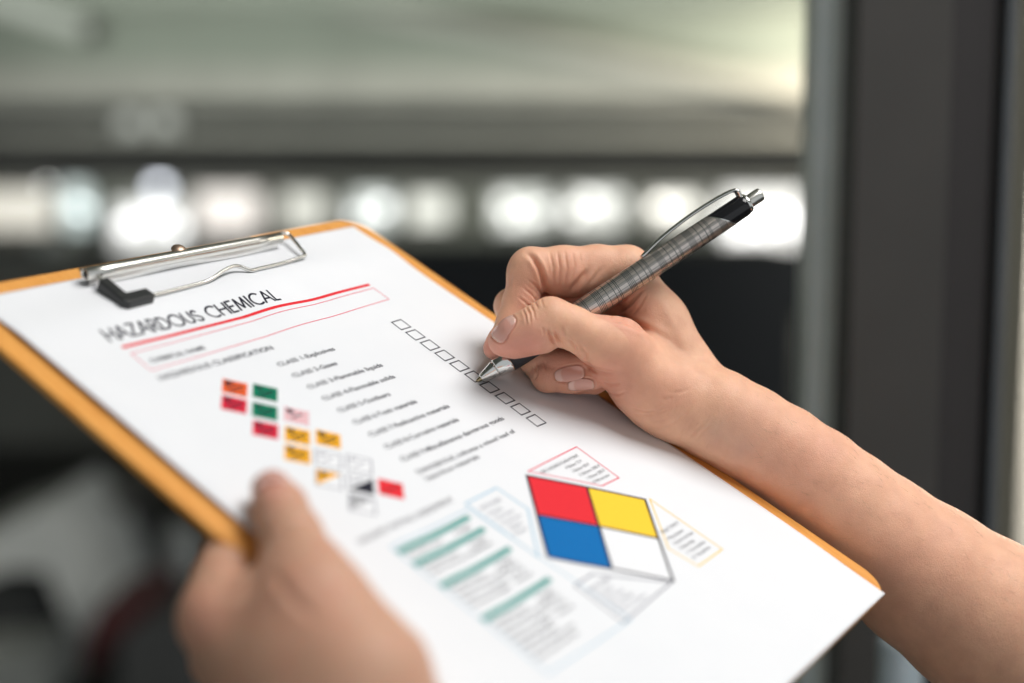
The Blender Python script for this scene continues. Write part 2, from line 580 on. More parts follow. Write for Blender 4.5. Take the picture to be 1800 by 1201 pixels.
V, Fc = lathe([(0.001, -0.12), (0.055, -0.12), (0.062, -0.10), (0.062, 0.10), (0.055, 0.12), (0.001, 0.12)], 24)
o = mesh('steel_drum', V, Fc, M_MACH, None, True)
o.location = dr
tag(o, 'small pale grey drum behind the knuckles of the left hand', 'drum')
b5 = at(1583, 1130, 0.86)
V, Fc = lathe([(0.0135, -b5.z), (0.0135, 0.0), (0.011, 0.003), (0.001, 0.004)], 24)
o = mesh('steel_bollard', V, Fc, plain('bluish_steel', (0.33, 0.39, 0.42), 0.4, 0.3), None, True)
o.location = b5
tag(o, 'round bluish grey post seen below the corner of the paper', 'post')

# tilted ceiling light at upper left
fl = empty('ceiling_light', loc=at(70, 40, 5.5))
tag(fl, 'long tilted pale ceiling light at the upper left', 'ceiling light')
fl.rotation_euler = (0, math.radians(17), 0)
box('housing', (-0.34, -0.12, -0.02), (0.22, 0.12, 0.075), M_FIXT, fl, 0.01)
mesh('lens', [(-0.33, -0.1225, -0.01), (0.21, -0.1225, -0.01), (0.21, -0.1225, 0.065), (-0.33, -0.1225, 0.065)], [(0, 1, 2, 3)], glow('light_lens', (0.80, 0.88, 0.74), 0.42), fl)
mesh('diffuser', [(-0.32, -0.105, -0.0225), (0.20, -0.105, -0.0225), (0.20, 0.105, -0.0225), (-0.32, 0.105, -0.0225)], [(0, 3, 2, 1)],
     glow('light_diffuser', (0.85, 0.9, 0.78), 0.4), fl)

# ------------------------------------------------------------------ clipboard
# board frame: X to the right of the sheet, Y up the sheet, Z out of it; origin at the sheet's top left corner
A = np.eye(4)
A[:3, 0] = M_CW @ PR[:, 0]
A[:3, 1] = M_CW @ -PR[:, 1]
A[:3, 2] = M_CW @ -PR[:, 2]
A[:3, 3] = to_world(PT)
MB = Matrix(A.tolist())


def L(u, v, h):
    return (u * MM, -v * MM, h * MM)


def sstep(a, b, x):
    t = np.clip((np.asarray(x, float) - a) / (b - a), 0, 1)
    return t * t * (3 - 2 * t)


def lift(u, v):
    """height of the sheet above the flat (mm): a swell below the clip, soft ripples, the left edge curling up"""
    u, v = np.asarray(u, float), np.asarray(v, float)
    m = sstep(0, 45, u) * (1 - 0.8 * sstep(150, 205, u))
    h = 2.3 * np.exp(-((v - 25) / 12.0) ** 2) * (0.3 + 0.7 * m)
    w = np.exp(-((v - 42) / 22.0) ** 2)
    h += w * (-1.25 * np.exp(-((u - 74) / 21.0) ** 2) + 0.75 * np.exp(-((u - 112) / 13.0) ** 2) - 0.45 * np.exp(-((u - 137) / 9.0) ** 2))
    h += 0.7 * np.sin(u * 2 * math.pi / 38.0 + 0.6) * np.exp(-((v - 205) / 36.0) ** 2) * np.exp(-((u - 58) / 30.0) ** 2)
    h += 1.6 * np.exp(-(u / 14.0) ** 2) * sstep(5, 50, v)
    h += 0.25 * np.sin(u / 17.0 + v / 31.0) * sstep(50, 100, v)
    h += 0.5 * np.exp(-((210 - u) / 10.0) ** 2) * sstep(40, 120, v) * (1 - sstep(250, 290, v))
    return np.maximum(h, -0.2)


cb = empty('clipboard', MB)
tag(cb, 'orange brown hardboard clipboard with a chrome wire clip, held in the left hand', 'clipboard')
bm = bmesh.new()
U0, U1, V0, V1, RC = -9.5, 219.0, -8.0, 297.0, 14.0
ring = []
for cx_, cy_, a0 in ((U1 - RC, V0 + RC, 0), (U0 + RC, V0 + RC, 90), (U0 + RC, V1 - RC, 180), (U1 - RC, V1 - RC, 270)):
    for k in range(11):
        a = math.radians(a0 + 9 * k)
        ring.append((cx_ + RC * math.cos(a), cy_ - RC * math.sin(a)))
vs = [bm.verts.new(L(u, v, -0.6)) for u, v in ring]
top = bm.faces.new(vs)
r = bmesh.ops.extrude_face_region(bm, geom=[top])
for e in r['geom']:
    if isinstance(e, bmesh.types.BMVert): e.co.z = -3.8 * MM
bmesh.ops.recalc_face_normals(bm, faces=bm.faces)
edge = [e for e in bm.edges if abs(e.verts[0].co.z - e.verts[1].co.z) < 1e-7 and len(e.link_faces) == 2]
bmesh.ops.bevel(bm, geom=edge, offset=0.7 * MM, segments=3, affect='EDGES', profile=0.5)
bo = bm_obj('board', bm, M_BOARD, cb, True)
bo.data.polygons.foreach_set('use_smooth', [len(p.vertices) < 8 for p in bo.data.polygons])

# clip: rolled chrome bar, jaw plate, base plate, wire bail, rubber corner, rivet and hook
prof = []
for k in range(25):
    a = math.radians(-60 + 300 * k / 24)
    prof.append((2.45 * math.cos(a), 2.45 * math.sin(a)))
prof += [(2.05 * math.cos(math.radians(240 - 300 * k / 24)), 2.05 * math.sin(math.radians(240 - 300 * k / 24))) for k in range(25)]
line = [(u, -4.2, 4.6) for u in np.linspace(45.5, 153.5, 8)]
V, Fc = sweep(np.array(line), prof)
mesh('clip_bar', np.array(V) * MM, Fc, M_BAR, cb, True)
# dark inside of the roll
V, Fc = sweep(np.array([(46.3, -4.2, 4.6), (152.7, -4.2, 4.6)]), circle(2.0, 20))
mesh('clip_core', np.array(V) * MM, Fc, M_BLACK, cb, True)
us = np.linspace(47, 152, 60)
JV, JF = [], []
for i, u in enumerate(us):
    e = 6.2 + 0.5 * math.sin((u - 47) / 105 * 2 * math.pi * 1.6 + 0.4)
    for (vv, hh) in ((5.6, 3.2), (e - 0.15, 2.0), (e, lift(u, e) + 0.35), (e - 0.2, lift(u, e) + 0.05)):
        JV.append(L(u, vv, hh))
    if i:
        for j in range(3):
            a = (i - 1) * 4 + j
            JF.append((a, a + 1, a + 5, a + 4))
mesh('clip_jaw', JV, JF, M_SATIN, cb, True)
bm = bmesh.new()
box_bm(bm, (52 * MM, -3.5 * MM, -0.55 * MM), (147 * MM, 6.5 * MM, 0.15 * MM), 0.2 * MM)
bm_obj('clip_base', bm, M_CHROME, cb)

wr = 0.82
fr_h = lambda u, v: float(lift(u, v)) + wr + 0.1
pr = [(152.0, 2.8, 4.8), (157.0, 1.6, 4.9), (160.3, 3.2, 4.6), (159.2, 8, 4.3), (157.4, 14, 3.9), (156.2, 17.8, 3.6), (154.6, 19.0, 3.5), (150, 19.4, 3.3), (140, 19.8, fr_h(140, 19.8)),
      (126, 20.4, fr_h(126, 20.4)), (120.5, 20.8, fr_h(120, 20.8)), (118, 19.8, 3.7), (115.3, 18.3, 4.5), (111.5, 17.9, 4.9), (105, 19.0, 4.4), (98, 20.9, 3.5),
      (93, 21.5, fr_h(93, 21.5)), (80, 22.0, fr_h(80, 22)), (62, 22.8, fr_h(62, 22.8)), (50.4, 23.6, 3.3), (49.4, 22.8, 3.3), (49.6, 12, 3.8), (50.5, 6, 4.4)]
wl = smooth_line([(u, -v, h) for u, v, h in pr], 6)
V, Fc = sweep(wl, circle(wr, 12))
mesh('wire_bail', np.array(V) * MM, Fc, M_BAR, cb, True)
bm = bmesh.new()
Lp = [(47.4, 10.0), (52.3, 9.3), (52.0, 20.8), (62.0, 20.6), (62.4, 26.3), (48.6, 27.3), (46.6, 25.6)]
vs = [bm.verts.new(L(u, v, 5.6)) for u, v in Lp]
f0 = bm.faces.new(vs)
r = bmesh.ops.extrude_face_region(bm, geom=[f0])
for e in r['geom']:
    if isinstance(e, bmesh.types.BMVert): e.co.z = 0.7 * MM
bmesh.ops.recalc_face_normals(bm, faces=bm.faces)
bmesh.ops.bevel(bm, geom=list(bm.edges), offset=0.75 * MM, segments=3, affect='EDGES', profile=0.5)
bm_obj('rubber_corner', bm, M_RUBBER, cb, False)
V, Fc = lathe([(3.3, 0), (3.3, 0.6), (2.9, 1.3), (1.9, 1.9), (0.9, 2.2), (0.01, 2.3)], 24)
o = mesh('rivet', np.array(V) * MM, Fc, M_COPPER, cb, True)
o.location = L(97, 0.4, 4.8)

# ------------------------------------------------------------------ sheet of paper and its print
pp = empty('paper', MB)
tag(pp, 'printed white hazard form clamped on the orange clipboard', 'paper form')
nu, nv = 141, 199
uu, vv = np.meshgrid(np.linspace(0, 210, nu), np.linspace(0, 297, nv), indexing='ij')
hh = lift(uu, vv)
V = np.stack([uu, -vv, hh], -1).reshape(-1, 3) * MM
Fc = [(i * nv + j, i * nv + j + 1, (i + 1) * nv + j + 1, (i + 1) * nv + j) for i in range(nu - 1) for j in range(nv - 1)]
# a real thickness of a few sheets: rim turned down
n0 = len(V)
rim = [i * nv for i in range(nu)] + [(nu - 1) * nv + j for j in range(1, nv)] + [i * nv + nv - 1 for i in range(nu - 2, -1, -1)] + [j for j in range(nv - 2, 0, -1)]
V = np.vstack([V, V[rim] - [0, 0, 0.22 * MM]])
for k in range(len(rim)):
    a, b = rim[k], rim[(k + 1) % len(rim)]
    Fc.append((a, b, n0 + (k + 1) % len(rim), n0 + k))
mesh('sheet', V, Fc, M_PAPER, pp, True)


def on_sheet(P, off):
    P = np.asarray(P, float)
    return np.stack([P[:, 0] * MM, -P[:, 1] * MM, (lift(P[:, 0], P[:, 1]) + off) * MM], 1)


def quad_patch(q, off, step=2.0):
    """bilinear patch over four (u, v) corners, laid on the sheet"""
    q = np.asarray(q, float)
    na = max(1, int(max(np.linalg.norm(q[1] - q[0]), np.linalg.norm(q[2] - q[3])) / step))
    nb = max(1, int(max(np.linalg.norm(q[3] - q[0]), np.linalg.norm(q[2] - q[1])) / step))
    P = []
    for i in range(na + 1):
        for j in range(nb + 1):
            a, b = i / na, j / nb
            P.append(q[0] * (1 - a) * (1 - b) + q[1] * a * (1 - b) + q[2] * a * b + q[3] * (1 - a) * b)
    Fq = [(i * (nb + 1) + j, i * (nb + 1) + j + 1, (i + 1) * (nb + 1) + j + 1, (i + 1) * (nb + 1) + j) for i in range(na) for j in range(nb)]
    return on_sheet(P, off), Fq


def fix_up(o):
    bm = bmesh.new(); bm.from_mesh(o.data)
    bm.normal_update()
    fl_ = [f for f in bm.faces if f.normal.z < 0]
    if fl_: bmesh.ops.reverse_faces(bm, faces=fl_)
    bm.to_mesh(o.data); bm.free()
    return o


def patches(name, quads, mat, off=0.05, parent=None):
    V, Fc, n = [], [], 0
    for q in quads:
        v_, f_ = quad_patch(q, off)
        V.append(v_); Fc += [tuple(i + n for i in f) for f in f_]; n += len(v_)
    return fix_up(mesh(name, np.vstack(V), Fc, mat, parent or pp))


def seg(a, b, w, ext=0.0):
    a, b = np.array(a, float), np.array(b, float)
    t = (b - a) / (np.linalg.norm(b - a) + 1e-9)
    n = np.array([-t[1], t[0]]) * w / 2
    a, b = a - t * ext, b + t * ext
    return [a + n, b + n, b - n, a - n]


def outline(name, poly, w, mat, off=0.05, parent=None):
    n = len(poly)
    return patches(name, [seg(poly[i], poly[(i + 1) % n], w, w / 2) for i in range(n)], mat, off, parent)


_dg = None


def text(s, u0, vb, u1=None, size=3.0, mat=None, name='text_line', off=0.055, bold=0.0):
    cu = bpy.data.curves.new('t', 'FONT')
    cu.body = s
    cu.size = 1.0
    cu.resolution_u = 3
    cu.offset = bold
    to = bpy.data.objects.new('t', cu)
    COL.objects.link(to)
    bpy.context.view_layer.update()
    me = bpy.data.meshes.new_from_object(to.evaluated_get(bpy.context.evaluated_depsgraph_get()))
    bpy.data.objects.remove(to)
    bpy.data.curves.remove(cu)
    n = len(me.vertices)
    co = np.empty(n * 3); me.vertices.foreach_get('co', co); co = co.reshape(-1, 3)
    sx = size if u1 is None else (u1 - u0) / max(co[:, 0].max(), 1e-6)
    P = np.stack([u0 + co[:, 0] * sx, vb - co[:, 1] * size], 1)
    me.vertices.foreach_set('co', on_sheet(P, off).ravel())
    me.update()
    me.name = name
    return fix_up(link(name, me, mat or INK_DARK, pp))


# title in thin geometric capitals, drawn with strokes
def arc(cx_, cy_, rx, ry, a0, a1, n=18):
    return [(cx_ + rx * math.cos(math.radians(a0 + (a1 - a0) * k / n)), cy_ + ry * math.sin(math.radians(a0 + (a1 - a0) * k / n))) for k in range(n + 1)]


GL = {'H': (0.74, [[(0.06, 0), (0.06, 1)], [(0.68, 0), (0.68, 1)], [(0.06, .52), (0.68, .52)]]),
      'A': (0.78, [[(0.0, 0), (0.39, 1), (0.78, 0)], [(0.14, .36), (0.64, .36)]]),
      'Z': (0.64, [[(0.05, .96), (0.60, .96), (0.03, .04), (0.62, .04)]]),
      'R': (0.60, [[(0.06, 0), (0.06, 1)], [(0.06, .96), (0.28, .96)] + arc(0.28, .73, .22, .23, 90, -90) + [(0.06, .50)], [(0.26, .5), (0.58, 0)]]),
      'D': (0.76, [[(0.06, 0), (0.06, 1)], [(0.06, .96), (0.25, .96)] + arc(0.25, .5, .46, .46, 90, -90) + [(0.06, .04)]]),
      'O': (1.02, [arc(0.51, .5, .47, .48, 0, 360, 30)]),
      'U': (0.68, [[(0.06, 1), (0.06, .32)] + arc(0.34, .32, .28, .29, 180, 360) + [(0.62, 1)]]),
      'S': (0.54, [arc(0.26, .75, .19, .22, 20, 250, 16) + arc(0.27, .27, .22, .25, 75, -160, 16)]),
      'C': (0.84, [arc(0.50, .5, .46, .48, 48, 312, 26)]),
      'E': (0.52, [[(0.06, 0), (0.06, 1)], [(0.06, .96), (0.48, .96)], [(0.06, .53), (0.46, .53)], [(0.06, .04), (0.48, .04)]]),
      'M': (0.92, [[(0.05, 0), (0.16, 1), (0.46, .12), (0.76, 1), (0.87, 0)]]),
      'I': (0.17, [[(0.085, 0), (0.085, 1)]]),
      'L': (0.46, [[(0.06, 0), (0.06, 1)], [(0.06, .04), (0.44, .04)]]), ' ': (0.36, [])}


def title(s, u0, vb, u1, cap, w):
    tot = sum(GL[c][0] + 0.10 for c in s) - 0.10
    k = (u1 - u0) / tot
    x = u0
    quads = []
    for c in s:
        wd, st = GL[c]
        for pl in st:
            pl = [(x + a * k, vb - b * cap) for a, b in pl]
            for a, b in zip(pl[:-1], pl[1:]):
                quads.append(seg(a, b, w, 0.12))
        x += (wd + 0.10) * k
    return patches('title', quads, INK_DARK, 0.055)


title('HAZARDOUS CHEMICAL', 29.5, 41.0, 119.5, 6.9, 1.0)
patches('red_rule', [[(31.5, 44.5), (173.2, 43.3), (173.2, 44.95), (31.5, 46.15)]], INK_RED)
outline('name_box', [(32.0, 49.6), (173.0, 47.0), (173.0, 56.6), (32.0, 61.2)], 0.42, INK_PALE_RED)
text('CHEMICAL NAME', 35.5, 57.4, 62.5, 3.3, bold=0.022)
text('HAZARDOUS CLASSIFICATION', 31.0, 67.6, 89.5, 3.8, bold=0.022)
cls = [('CLASS 1-Explosives', 114.7), ('CLASS 2-Gases', 107.4), ('CLASS 3-Flammable liquids', 126.6), ('CLASS 4-Flammable solids', 125.2),
       ('CLASS 5-Oxidisers', 112.8), ('CLASS 6-Toxic materials', 120.0), ('CLASS 7-Radioactive materials', 131.4),
       ('CLASS 8-Corrosive materials', 127.4), ('CLASS 9-Miscellaneous dangerous goods', 147.7)]
for i, (s, u1) in enumerate(cls):
    text(s, 82.0, 78.0 + 8.23 * i, u1, 3.3, bold=0.02)
text('DANGEROUS, indicates a mixed load of', 82.0, 152.0, 144.8, 3.1, bold=0.015)
text('hazardous materials', 82.0, 156.2, 115.0, 3.1, bold=0.015)
text('HAZARD RATING ASSESSMENT', 30.2, 169.4, 82.5, 3.6, INK_DARK)
for i in range(10):
    c = 74.2 + 8.49 * i
    outline('checkbox', [(158.2, c - 3.05), (164.6, c - 3.05), (164.4, c + 3.05), (157.9, c + 3.05)], 0.62, INK_DARK)


# hazard labels: diamonds with a symbol and bars
def dia(c, r):
    return [(c[0], c[1] - r), (c[0] + r, c[1]), (c[0], c[1] + r), (c[0] - r, c[1])]


def hazard(c, fill, style, r=6.6):
    base_m = fill
    lab = fix_up(mesh('hazard_label', *quad_patch(dia(c, r), 0.05), base_m, pp))
    cu_, cv = c
    if style in ('flame', 'skull', 'gas', 'bomb'):
        mi = INK_DARK
        w = {'flame': 1.8, 'gas': 1.2, 'bomb': 2.3, 'skull': 1.6}[style]
        patches('symbol', [[(cu_ - w * .3, cv - 5.2), (cu_ + w * .3, cv - 5.0), (cu_ + w, cv - 2.4), (cu_ - w, cv - 2.4)],
                           seg((cu_ - w * 1.2, cv - 1.9), (cu_ + w * 1.2, cv - 1.9), 0.5)], mi, 0.06, lab)
        patches('lettering', [seg((cu_ - 4.2, cv + 0.1), (cu_ + 4.2, cv + 0.1), 0.9), seg((cu_ - 3.2, cv + 1.7), (cu_ + 3.2, cv + 1.7), 0.7),
                              seg((cu_ - 0.5, cv + 4.2), (cu_ + 0.5, cv + 4.2), 1.1)], mi, 0.06, lab)
    if style == 'stripes':
        q = []
        for k in range(-5, 6):
            x = k * 1.2
            e = r - abs(x)
            if e > 0.5: q.append(seg((cu_ + x, cv - e), (cu_ + x, cv + e), 0.5))
        patches('stripe', q, INK_CRIMSON, 0.06, lab)
        patches('symbol', [[(cu_ - .5, cv - 5.4), (cu_ + .5, cv - 5.2), (cu_ + 1.7, cv - 2.2), (cu_ - 1.7, cv - 2.2)], seg((cu_ - 3, cv), (cu_ + 3, cv), 0.8)], INK_DARK, 0.065, lab)
    if style in ('white', 'corrosive', 'misc', 'radio'):
        outline('border', dia(c, r - 0.2), 0.45, INK_GREY, 0.06, lab)
    if style == 'white':
        patches('symbol', [seg((cu_ - 1.5, cv - 3.4), (cu_ + 1.5, cv - 3.0), 0.8), seg((cu_ - 3, cv), (cu_ + 3, cv), 0.5)], INK_GREY, 0.06, lab)
    if style == 'corrosive':
        patches('lower_half', [[(cu_ - r, cv), (cu_, cv + r), (cu_, cv + r), (cu_ + r, cv)]], INK_DARK, 0.062, lab)
        patches('symbol', [seg((cu_ - 2.5, cv - 2.2), (cu_ + 2.2, cv - 1.6), 0.8)], INK_GREY, 0.06, lab)
    if style == 'misc':
        q = []
        for k in range(-4, 5):
            x = k * 1.35
            e = r - abs(x) - 0.3
            if e > 0.3: q.append(seg((cu_ + x, cv - e), (cu_ + x, cv), 0.7))
        patches('stripe', q, INK_DARK, 0.06, lab)
    if style == 'radio':
        patches('upper_half', [[(cu_ - r + .5, cv), (cu_, cv - r + .5), (cu_, cv - r + .5), (cu_ + r - .5, cv)]], INK_AMBER, 0.062, lab)
        patches('symbol', [[(cu_ - .8, cv - 4.2), (cu_ + .8, cv - 4.2), (cu_ + 1.8, cv - 2), (cu_ - 1.8, cv - 2)]], INK_DARK, 0.07, lab)
    if style == 'combo':
        patches('lettering', [seg((cu_ - 5, cv), (cu_ + 5, cv), 0.9)], ink('ink_dark_red', (0.35, 0.03, 0.03)), 0.06, lab)


for c, fm, st in [((54.4, 82.0), INK_ORANGE, 'bomb'), ((46.6, 90.0), INK_CRIMSON, 'flame'), ((63.3, 89.2), INK_GREEN, 'gas'), ((54.4, 98.2), INK_GREEN, 'gas'),
                  ((46.4, 106.8), INK_CRIMSON, 'flame'), ((63.7, 105.6), INK_WHITE, 'stripes'), ((54.9, 114.8), INK_AMBER, 'flame'),
                  ((46.6, 123.0), INK_AMBER, 'flame'), ((64.5, 121.4), INK_AMBER, 'flame'), ((55.2, 130.2), INK_WHITE, 'white'),
                  ((46.6, 138.8), INK_WHITE, 'radio'), ((64.1, 137.7), INK_WHITE, 'white'), ((55.6, 146.2), INK_WHITE, 'corrosive'),
                  ((47.2, 154.6), INK_WHITE, 'misc'), ((64.4, 153.2), INK_RED, 'combo')]:
    hazard(c, fm, st)

# big four-part diamond
DC, DR = np.array([125.0, 207.6]), 35.4
Tn, Rn, Bn, Ln = DC + [-1, -DR + .8], DC + [DR + .8, -.4], DC + [.4, DR - .8], DC + [-DR + .4, .4]
mid = lambda a, b: (np.array(a) + np.array(b)) / 2
for nm, q, mt in (('red_quarter', (Tn, mid(Tn, Rn), DC, mid(Tn, Ln)), INK_RED), ('yellow_quarter', (mid(Tn, Rn), Rn, mid(Rn, Bn), DC), INK_YELLOW),
                  ('white_quarter', (DC, mid(Rn, Bn), Bn, mid(Bn, Ln)), INK_WHITE), ('blue_quarter', (mid(Tn, Ln), DC, mid(Bn, Ln), Ln), INK_BLUE)):
    patches(nm, [list(q)], mt)
q = [seg(a, b, 1.1, 0.55) for a, b in ((Tn, Rn), (Rn, Bn), (Bn, Ln), (Ln, Tn), (mid(Tn, Rn), mid(Bn, Ln)), (mid(Tn, Ln), mid(Rn, Bn)))]
patches('diamond_border', q, INK_DARK, 0.06)

outline('note_box', [(126.9, 171.6), (163.1, 170.9), (163.0, 192.9), (150.0, 192.7)], 0.55, INK_PALE_RED)
text('FIRE HAZARD-FLASH POINT', 131.5, 175.6, 158.5, 2.3)
for i, (s, w) in enumerate([('4 Below 73 F', 12), ('3 Below 100 F', 12.5), ('2 Below 200 F', 15.5), ('1 Above 200 F', 14), ('0 Will not burn', 12), ('', 0)]):
    if s: text(s, 144.5 + i * 0.9, 178.6 + 2.9 * i, 144.5 + i * 0.9 + w, 2.2)
outline('note_box', [(163.7, 208.0), (164.8, 242.7), (144.3, 242.9), (141.8, 230.4)], 0.55, INK_PALE_YELLOW)
text('REACTIVITY', 148.0, 224.0, 162.0, 2.3)
for i, (s, w) in enumerate([('4 May detonate', 12.5), ('3 Shock and heat', 15.5), ('2 Violent change', 11), ('1 Unstable', 15), ('0 Stable', 14)]):
    text(s, 146.6, 227.6 + 3.0 * i, 146.6 + w, 2.2)
outline('note_box', [(85.1, 172.4), (105.4, 171.9), (106.4, 186.5), (86.2, 206.4)], 0.8, INK_PALE_BLUE)
text('HEALTH HAZARD', 88.0, 178.0, 101.0, 2.3, INK_GREY)
for i, (s, w) in enumerate([('4 Deadly', 9), ('3 Extreme', 12), ('2 Hazardous', 12.5), ('1 Slightly', 9), ('0 Normal', 8)]):
    text(s, 88.0, 181.6 + 3.1 * i, 88.0 + w, 2.2, INK_GREY)
outline('note_box', [(97.8, 222.8), (123.8, 242.3), (85.9, 244.3), (85.7, 223.0)], 0.6, INK_GREY)
text('SPECIFIC HAZARD', 88.0, 228.4, 102.0, 2.3, INK_GREY)
for i, (s, w) in enumerate([('OX Oxidizer', 11), ('ACID Acid', 13), ('ALK Alkali', 15), ('COR Corrosive', 19)]):
    text(s, 88.0, 231.8 + 3.1 * i, 88.0 + w, 2.2, INK_GREY)

# table lower left
outline('table_frame', [(38.6, 175.5), (83.6, 175.0), (90.2, 245.0), (39.4, 244.0)], 0.55, INK_PALE_BLUE)
for v0 in (177.6, 184.9, 197.0, 215.2):
    patches('table_band', [[(38.8, v0), (80.0, v0 - 0.5), (80.0, v0 + 1.8), (38.8, v0 + 2.5)]], INK_TEAL)
for i, (v0, n) in enumerate([(182.4, 1), (189.6, 2), (201.8, 4), (220.4, 7)]):
    for k in range(n):
        text(['Flammable vapour', 'Keep away from heat', 'Store in a cool place', 'Wear gloves and goggles', 'Wash hands after use', 'Do not breathe dust', 'Avoid contact with skin'][k],
             41.0, v0 + 3.0 * k, 60.0 + (k * 7) % 9, 2.2, INK_DARK, bold=0.01)
        if k < 4: text(['High', 'Medium', 'Low', 'None'][k % 4], 67.0, v0 + 3.0 * k, 76.0, 2.2, INK_DARK, bold=0.01)

# ------------------------------------------------------------------ pen
P_TIP = np.array([(836.5 - CX) / F * 596, (671.5 - CY) / F * 596, 596.0])
P_END = np.array([(1338 - CX) / F * 612, (341 - CY) / F * 612, 612.0])
tipw, endw = to_world(P_TIP), to_world(P_END)
pz = (endw - tipw); PLEN = np.linalg.norm(pz) * 1000; pz /= np.linalg.norm(pz)
# clip side: up and to the left of the barrel, turned a little towards the viewer
cdir = M_CW @ np.array([-0.52, -0.82, -0.06]); cdir -= pz * (cdir @ pz); cdir /= np.linalg.norm(cdir)
pm = np.eye(4); pm[:3, 2] = pz; pm[:3, 0] = cdir; pm[:3, 1] = np.cross(pz, cdir); pm[:3, 3] = tipw
pen = empty('pen', Matrix(pm.tolist()))
tag(pen, 'silver ballpoint pen with dark plaid barrel and chrome clip, held by the right hand', 'pen')
S = PLEN / 146.0


def part_lathe(name, prof_, mat, n=48):
    V, Fc = lathe([(r, z * S) for r, z in prof_], n)
    return mesh(name, np.array(V) * MM, Fc, mat, pen, True)


part_lathe('ball_tip', [(0.01, 0.0), (0.42, 0.12), (0.62, 0.6), (0.95, 1.6), (1.15, 3.0), (1.15, 3.6), (0.02, 3.6)], M_BRASS, 24)
part_lathe('nose_cone', [(0.9, 2.5), (1.75, 2.5), (1.95, 2.9), (3.75, 9.4), (3.80, 9.55), (3.45, 9.6), (3.45, 9.95), (3.85, 10.0), (4.05, 10.3), (4.85, 15.6), (4.95, 16.6), (4.0, 16.6)], M_CHROME)
part_lathe('grip', [(4.2, 16.4), (5.0, 16.6), (5.25, 22), (5.3, 44), (5.2, 45.0), (4.0, 45.0)], M_GRIP)
# barrel ends in a slanted cut, the black cap fits it
n = 64


def slant(ang):
    return 124.5 - 4.6 * math.cos(ang)          # cut: long on the side away from the clip


rings_ = [44.8, 45.4, 60, 80, 100, 112]
V, Fc = [], []
rad = lambda z: 5.35 - 0.55 * max(0, (z - 60) / 85)
for z in rings_:
    for k in range(n):
        a = 2 * math.pi * k / n
        r_ = rad(z) - (0.5 if z == 44.8 else 0)
        V.append((r_ * math.cos(a), r_ * math.sin(a), z * S))
for k in range(n):
    a = 2 * math.pi * k / n
    V.append((rad(122) * math.cos(a), rad(122) * math.sin(a), slant(a) * S))
for i in range(len(rings_)):
    for k in range(n):
        Fc.append((i * n + k, i * n + (k + 1) % n, (i + 1) * n + (k + 1) % n, (i + 1) * n + k))
mesh('barrel', np.array(V) * MM, Fc, M_BARREL, pen, True)
V, Fc = [], []
for row, (r_, fz_) in enumerate([(4.9, lambda a: slant(a)), (4.9, lambda a: slant(a) + 0.55)]):
    for k in range(n):
        a = 2 * math.pi * k / n
        V.append(((r_ + .06) * math.cos(a), (r_ + .06) * math.sin(a), fz_(a) * S))
Fc = [(k, (k + 1) % n, n + (k + 1) % n, n + k) for k in range(n)]
mesh('trim_ring', np.array(V) * MM, Fc, M_CHROME, pen, True)
V, Fc = [], []
caprows = [(4.85, None), (4.80, 136.0), (4.65, 137.2), (4.3, 137.8), (2.4, 138.0)]
for r_, z in caprows:
    for k in range(n):
        a = 2 * math.pi * k / n
        V.append((r_ * math.cos(a), r_ * math.sin(a), (slant(a) + 0.5 if z is None else z) * S))
for i in range(len(caprows) - 1):
    for k in range(n):
        Fc.append((i * n + k, i * n + (k + 1) % n, (i + 1) * n + (k + 1) % n, (i + 1) * n + k))
mesh('cap', np.array(V) * MM, Fc, M_BLACK, pen, True)
part_lathe('collar', [(2.0, 137.2), (4.1, 137.2), (4.35, 137.6), (4.35, 138.7), (3.9, 139.2), (2.0, 139.2)], M_CHROME)
part_lathe('button', [(2.9, 138.6), (2.95, 145.0), (2.75, 145.7), (2.2, 146.0), (0.01, 146.0)], M_BAR)
# worn dark print low on the barrel, near the cap
camd = M_CW @ np.array([0.30, 0.86, -0.42])
pa0 = math.atan2(float(camd @ pm[:3, 1]), float(camd @ pm[:3, 0]))
V, Fc = [], []
zz = 100.0
while zz < 119.5:
    wz, hw = rng.uniform(0.7, 1.5), rng.uniform(0.05, 0.10)
    for (da, dz_) in ((-hw, 0), (hw, 0), (hw, wz), (-hw, wz)):
        a = pa0 + da + rng.uniform(-0.02, 0.02)
        r_ = rad(zz) + 0.04
        V.append((r_ * math.cos(a), r_ * math.sin(a), (zz + dz_) * S))
    Fc.append(tuple(range(len(V) - 4, len(V))))
    zz += wz + rng.uniform(0.15, 0.4)
mesh('print', np.array(V) * MM, Fc, M_GRIP, pen)
# clip: bowed spring strip from the cap down the barrel
cp = smooth_line([(3.6, 0, 137.4), (6.8, 0, 137.6), (8.1, 0, 135.0), (8.9, 0, 127), (9.1, 0, 116), (8.5, 0, 105), (7.4, 0, 96), (6.1, 0, 89.5), (5.6, 0, 87.2)], 8)
cp[:, 2] *= S
wsc = np.interp(np.arange(len(cp)), [0, 6, 20, len(cp) - 10, len(cp) - 3, len(cp) - 1], [1.0, 1.1, 1.0, 0.86, 0.72, 0.35])
prof = [(-2.6, -0.35), (-2.2, -0.75), (2.2, -0.75), (2.6, -0.35), (2.6, 0.1), (2.0, 0.55), (0, 0.72), (-2.0, 0.55), (-2.6, 0.1)]
V, Fc = [], []
for i, p_ in enumerate(cp):
    t = cp[min(i + 1, len(cp) - 1)] - cp[max(i - 1, 0)]
    t /= np.linalg.norm(t)
    nn = np.cross(np.array([0, 1.0, 0]), t)
    if i > 8 and nn[0] < 0: nn = -nn
    nn = np.cross(t, np.array([0, 1.0, 0]))
    for a, b in prof:
        V.append(p_ + np.array([0, 1.0, 0]) * a * wsc[i] + nn * b)
mpr = len(prof)
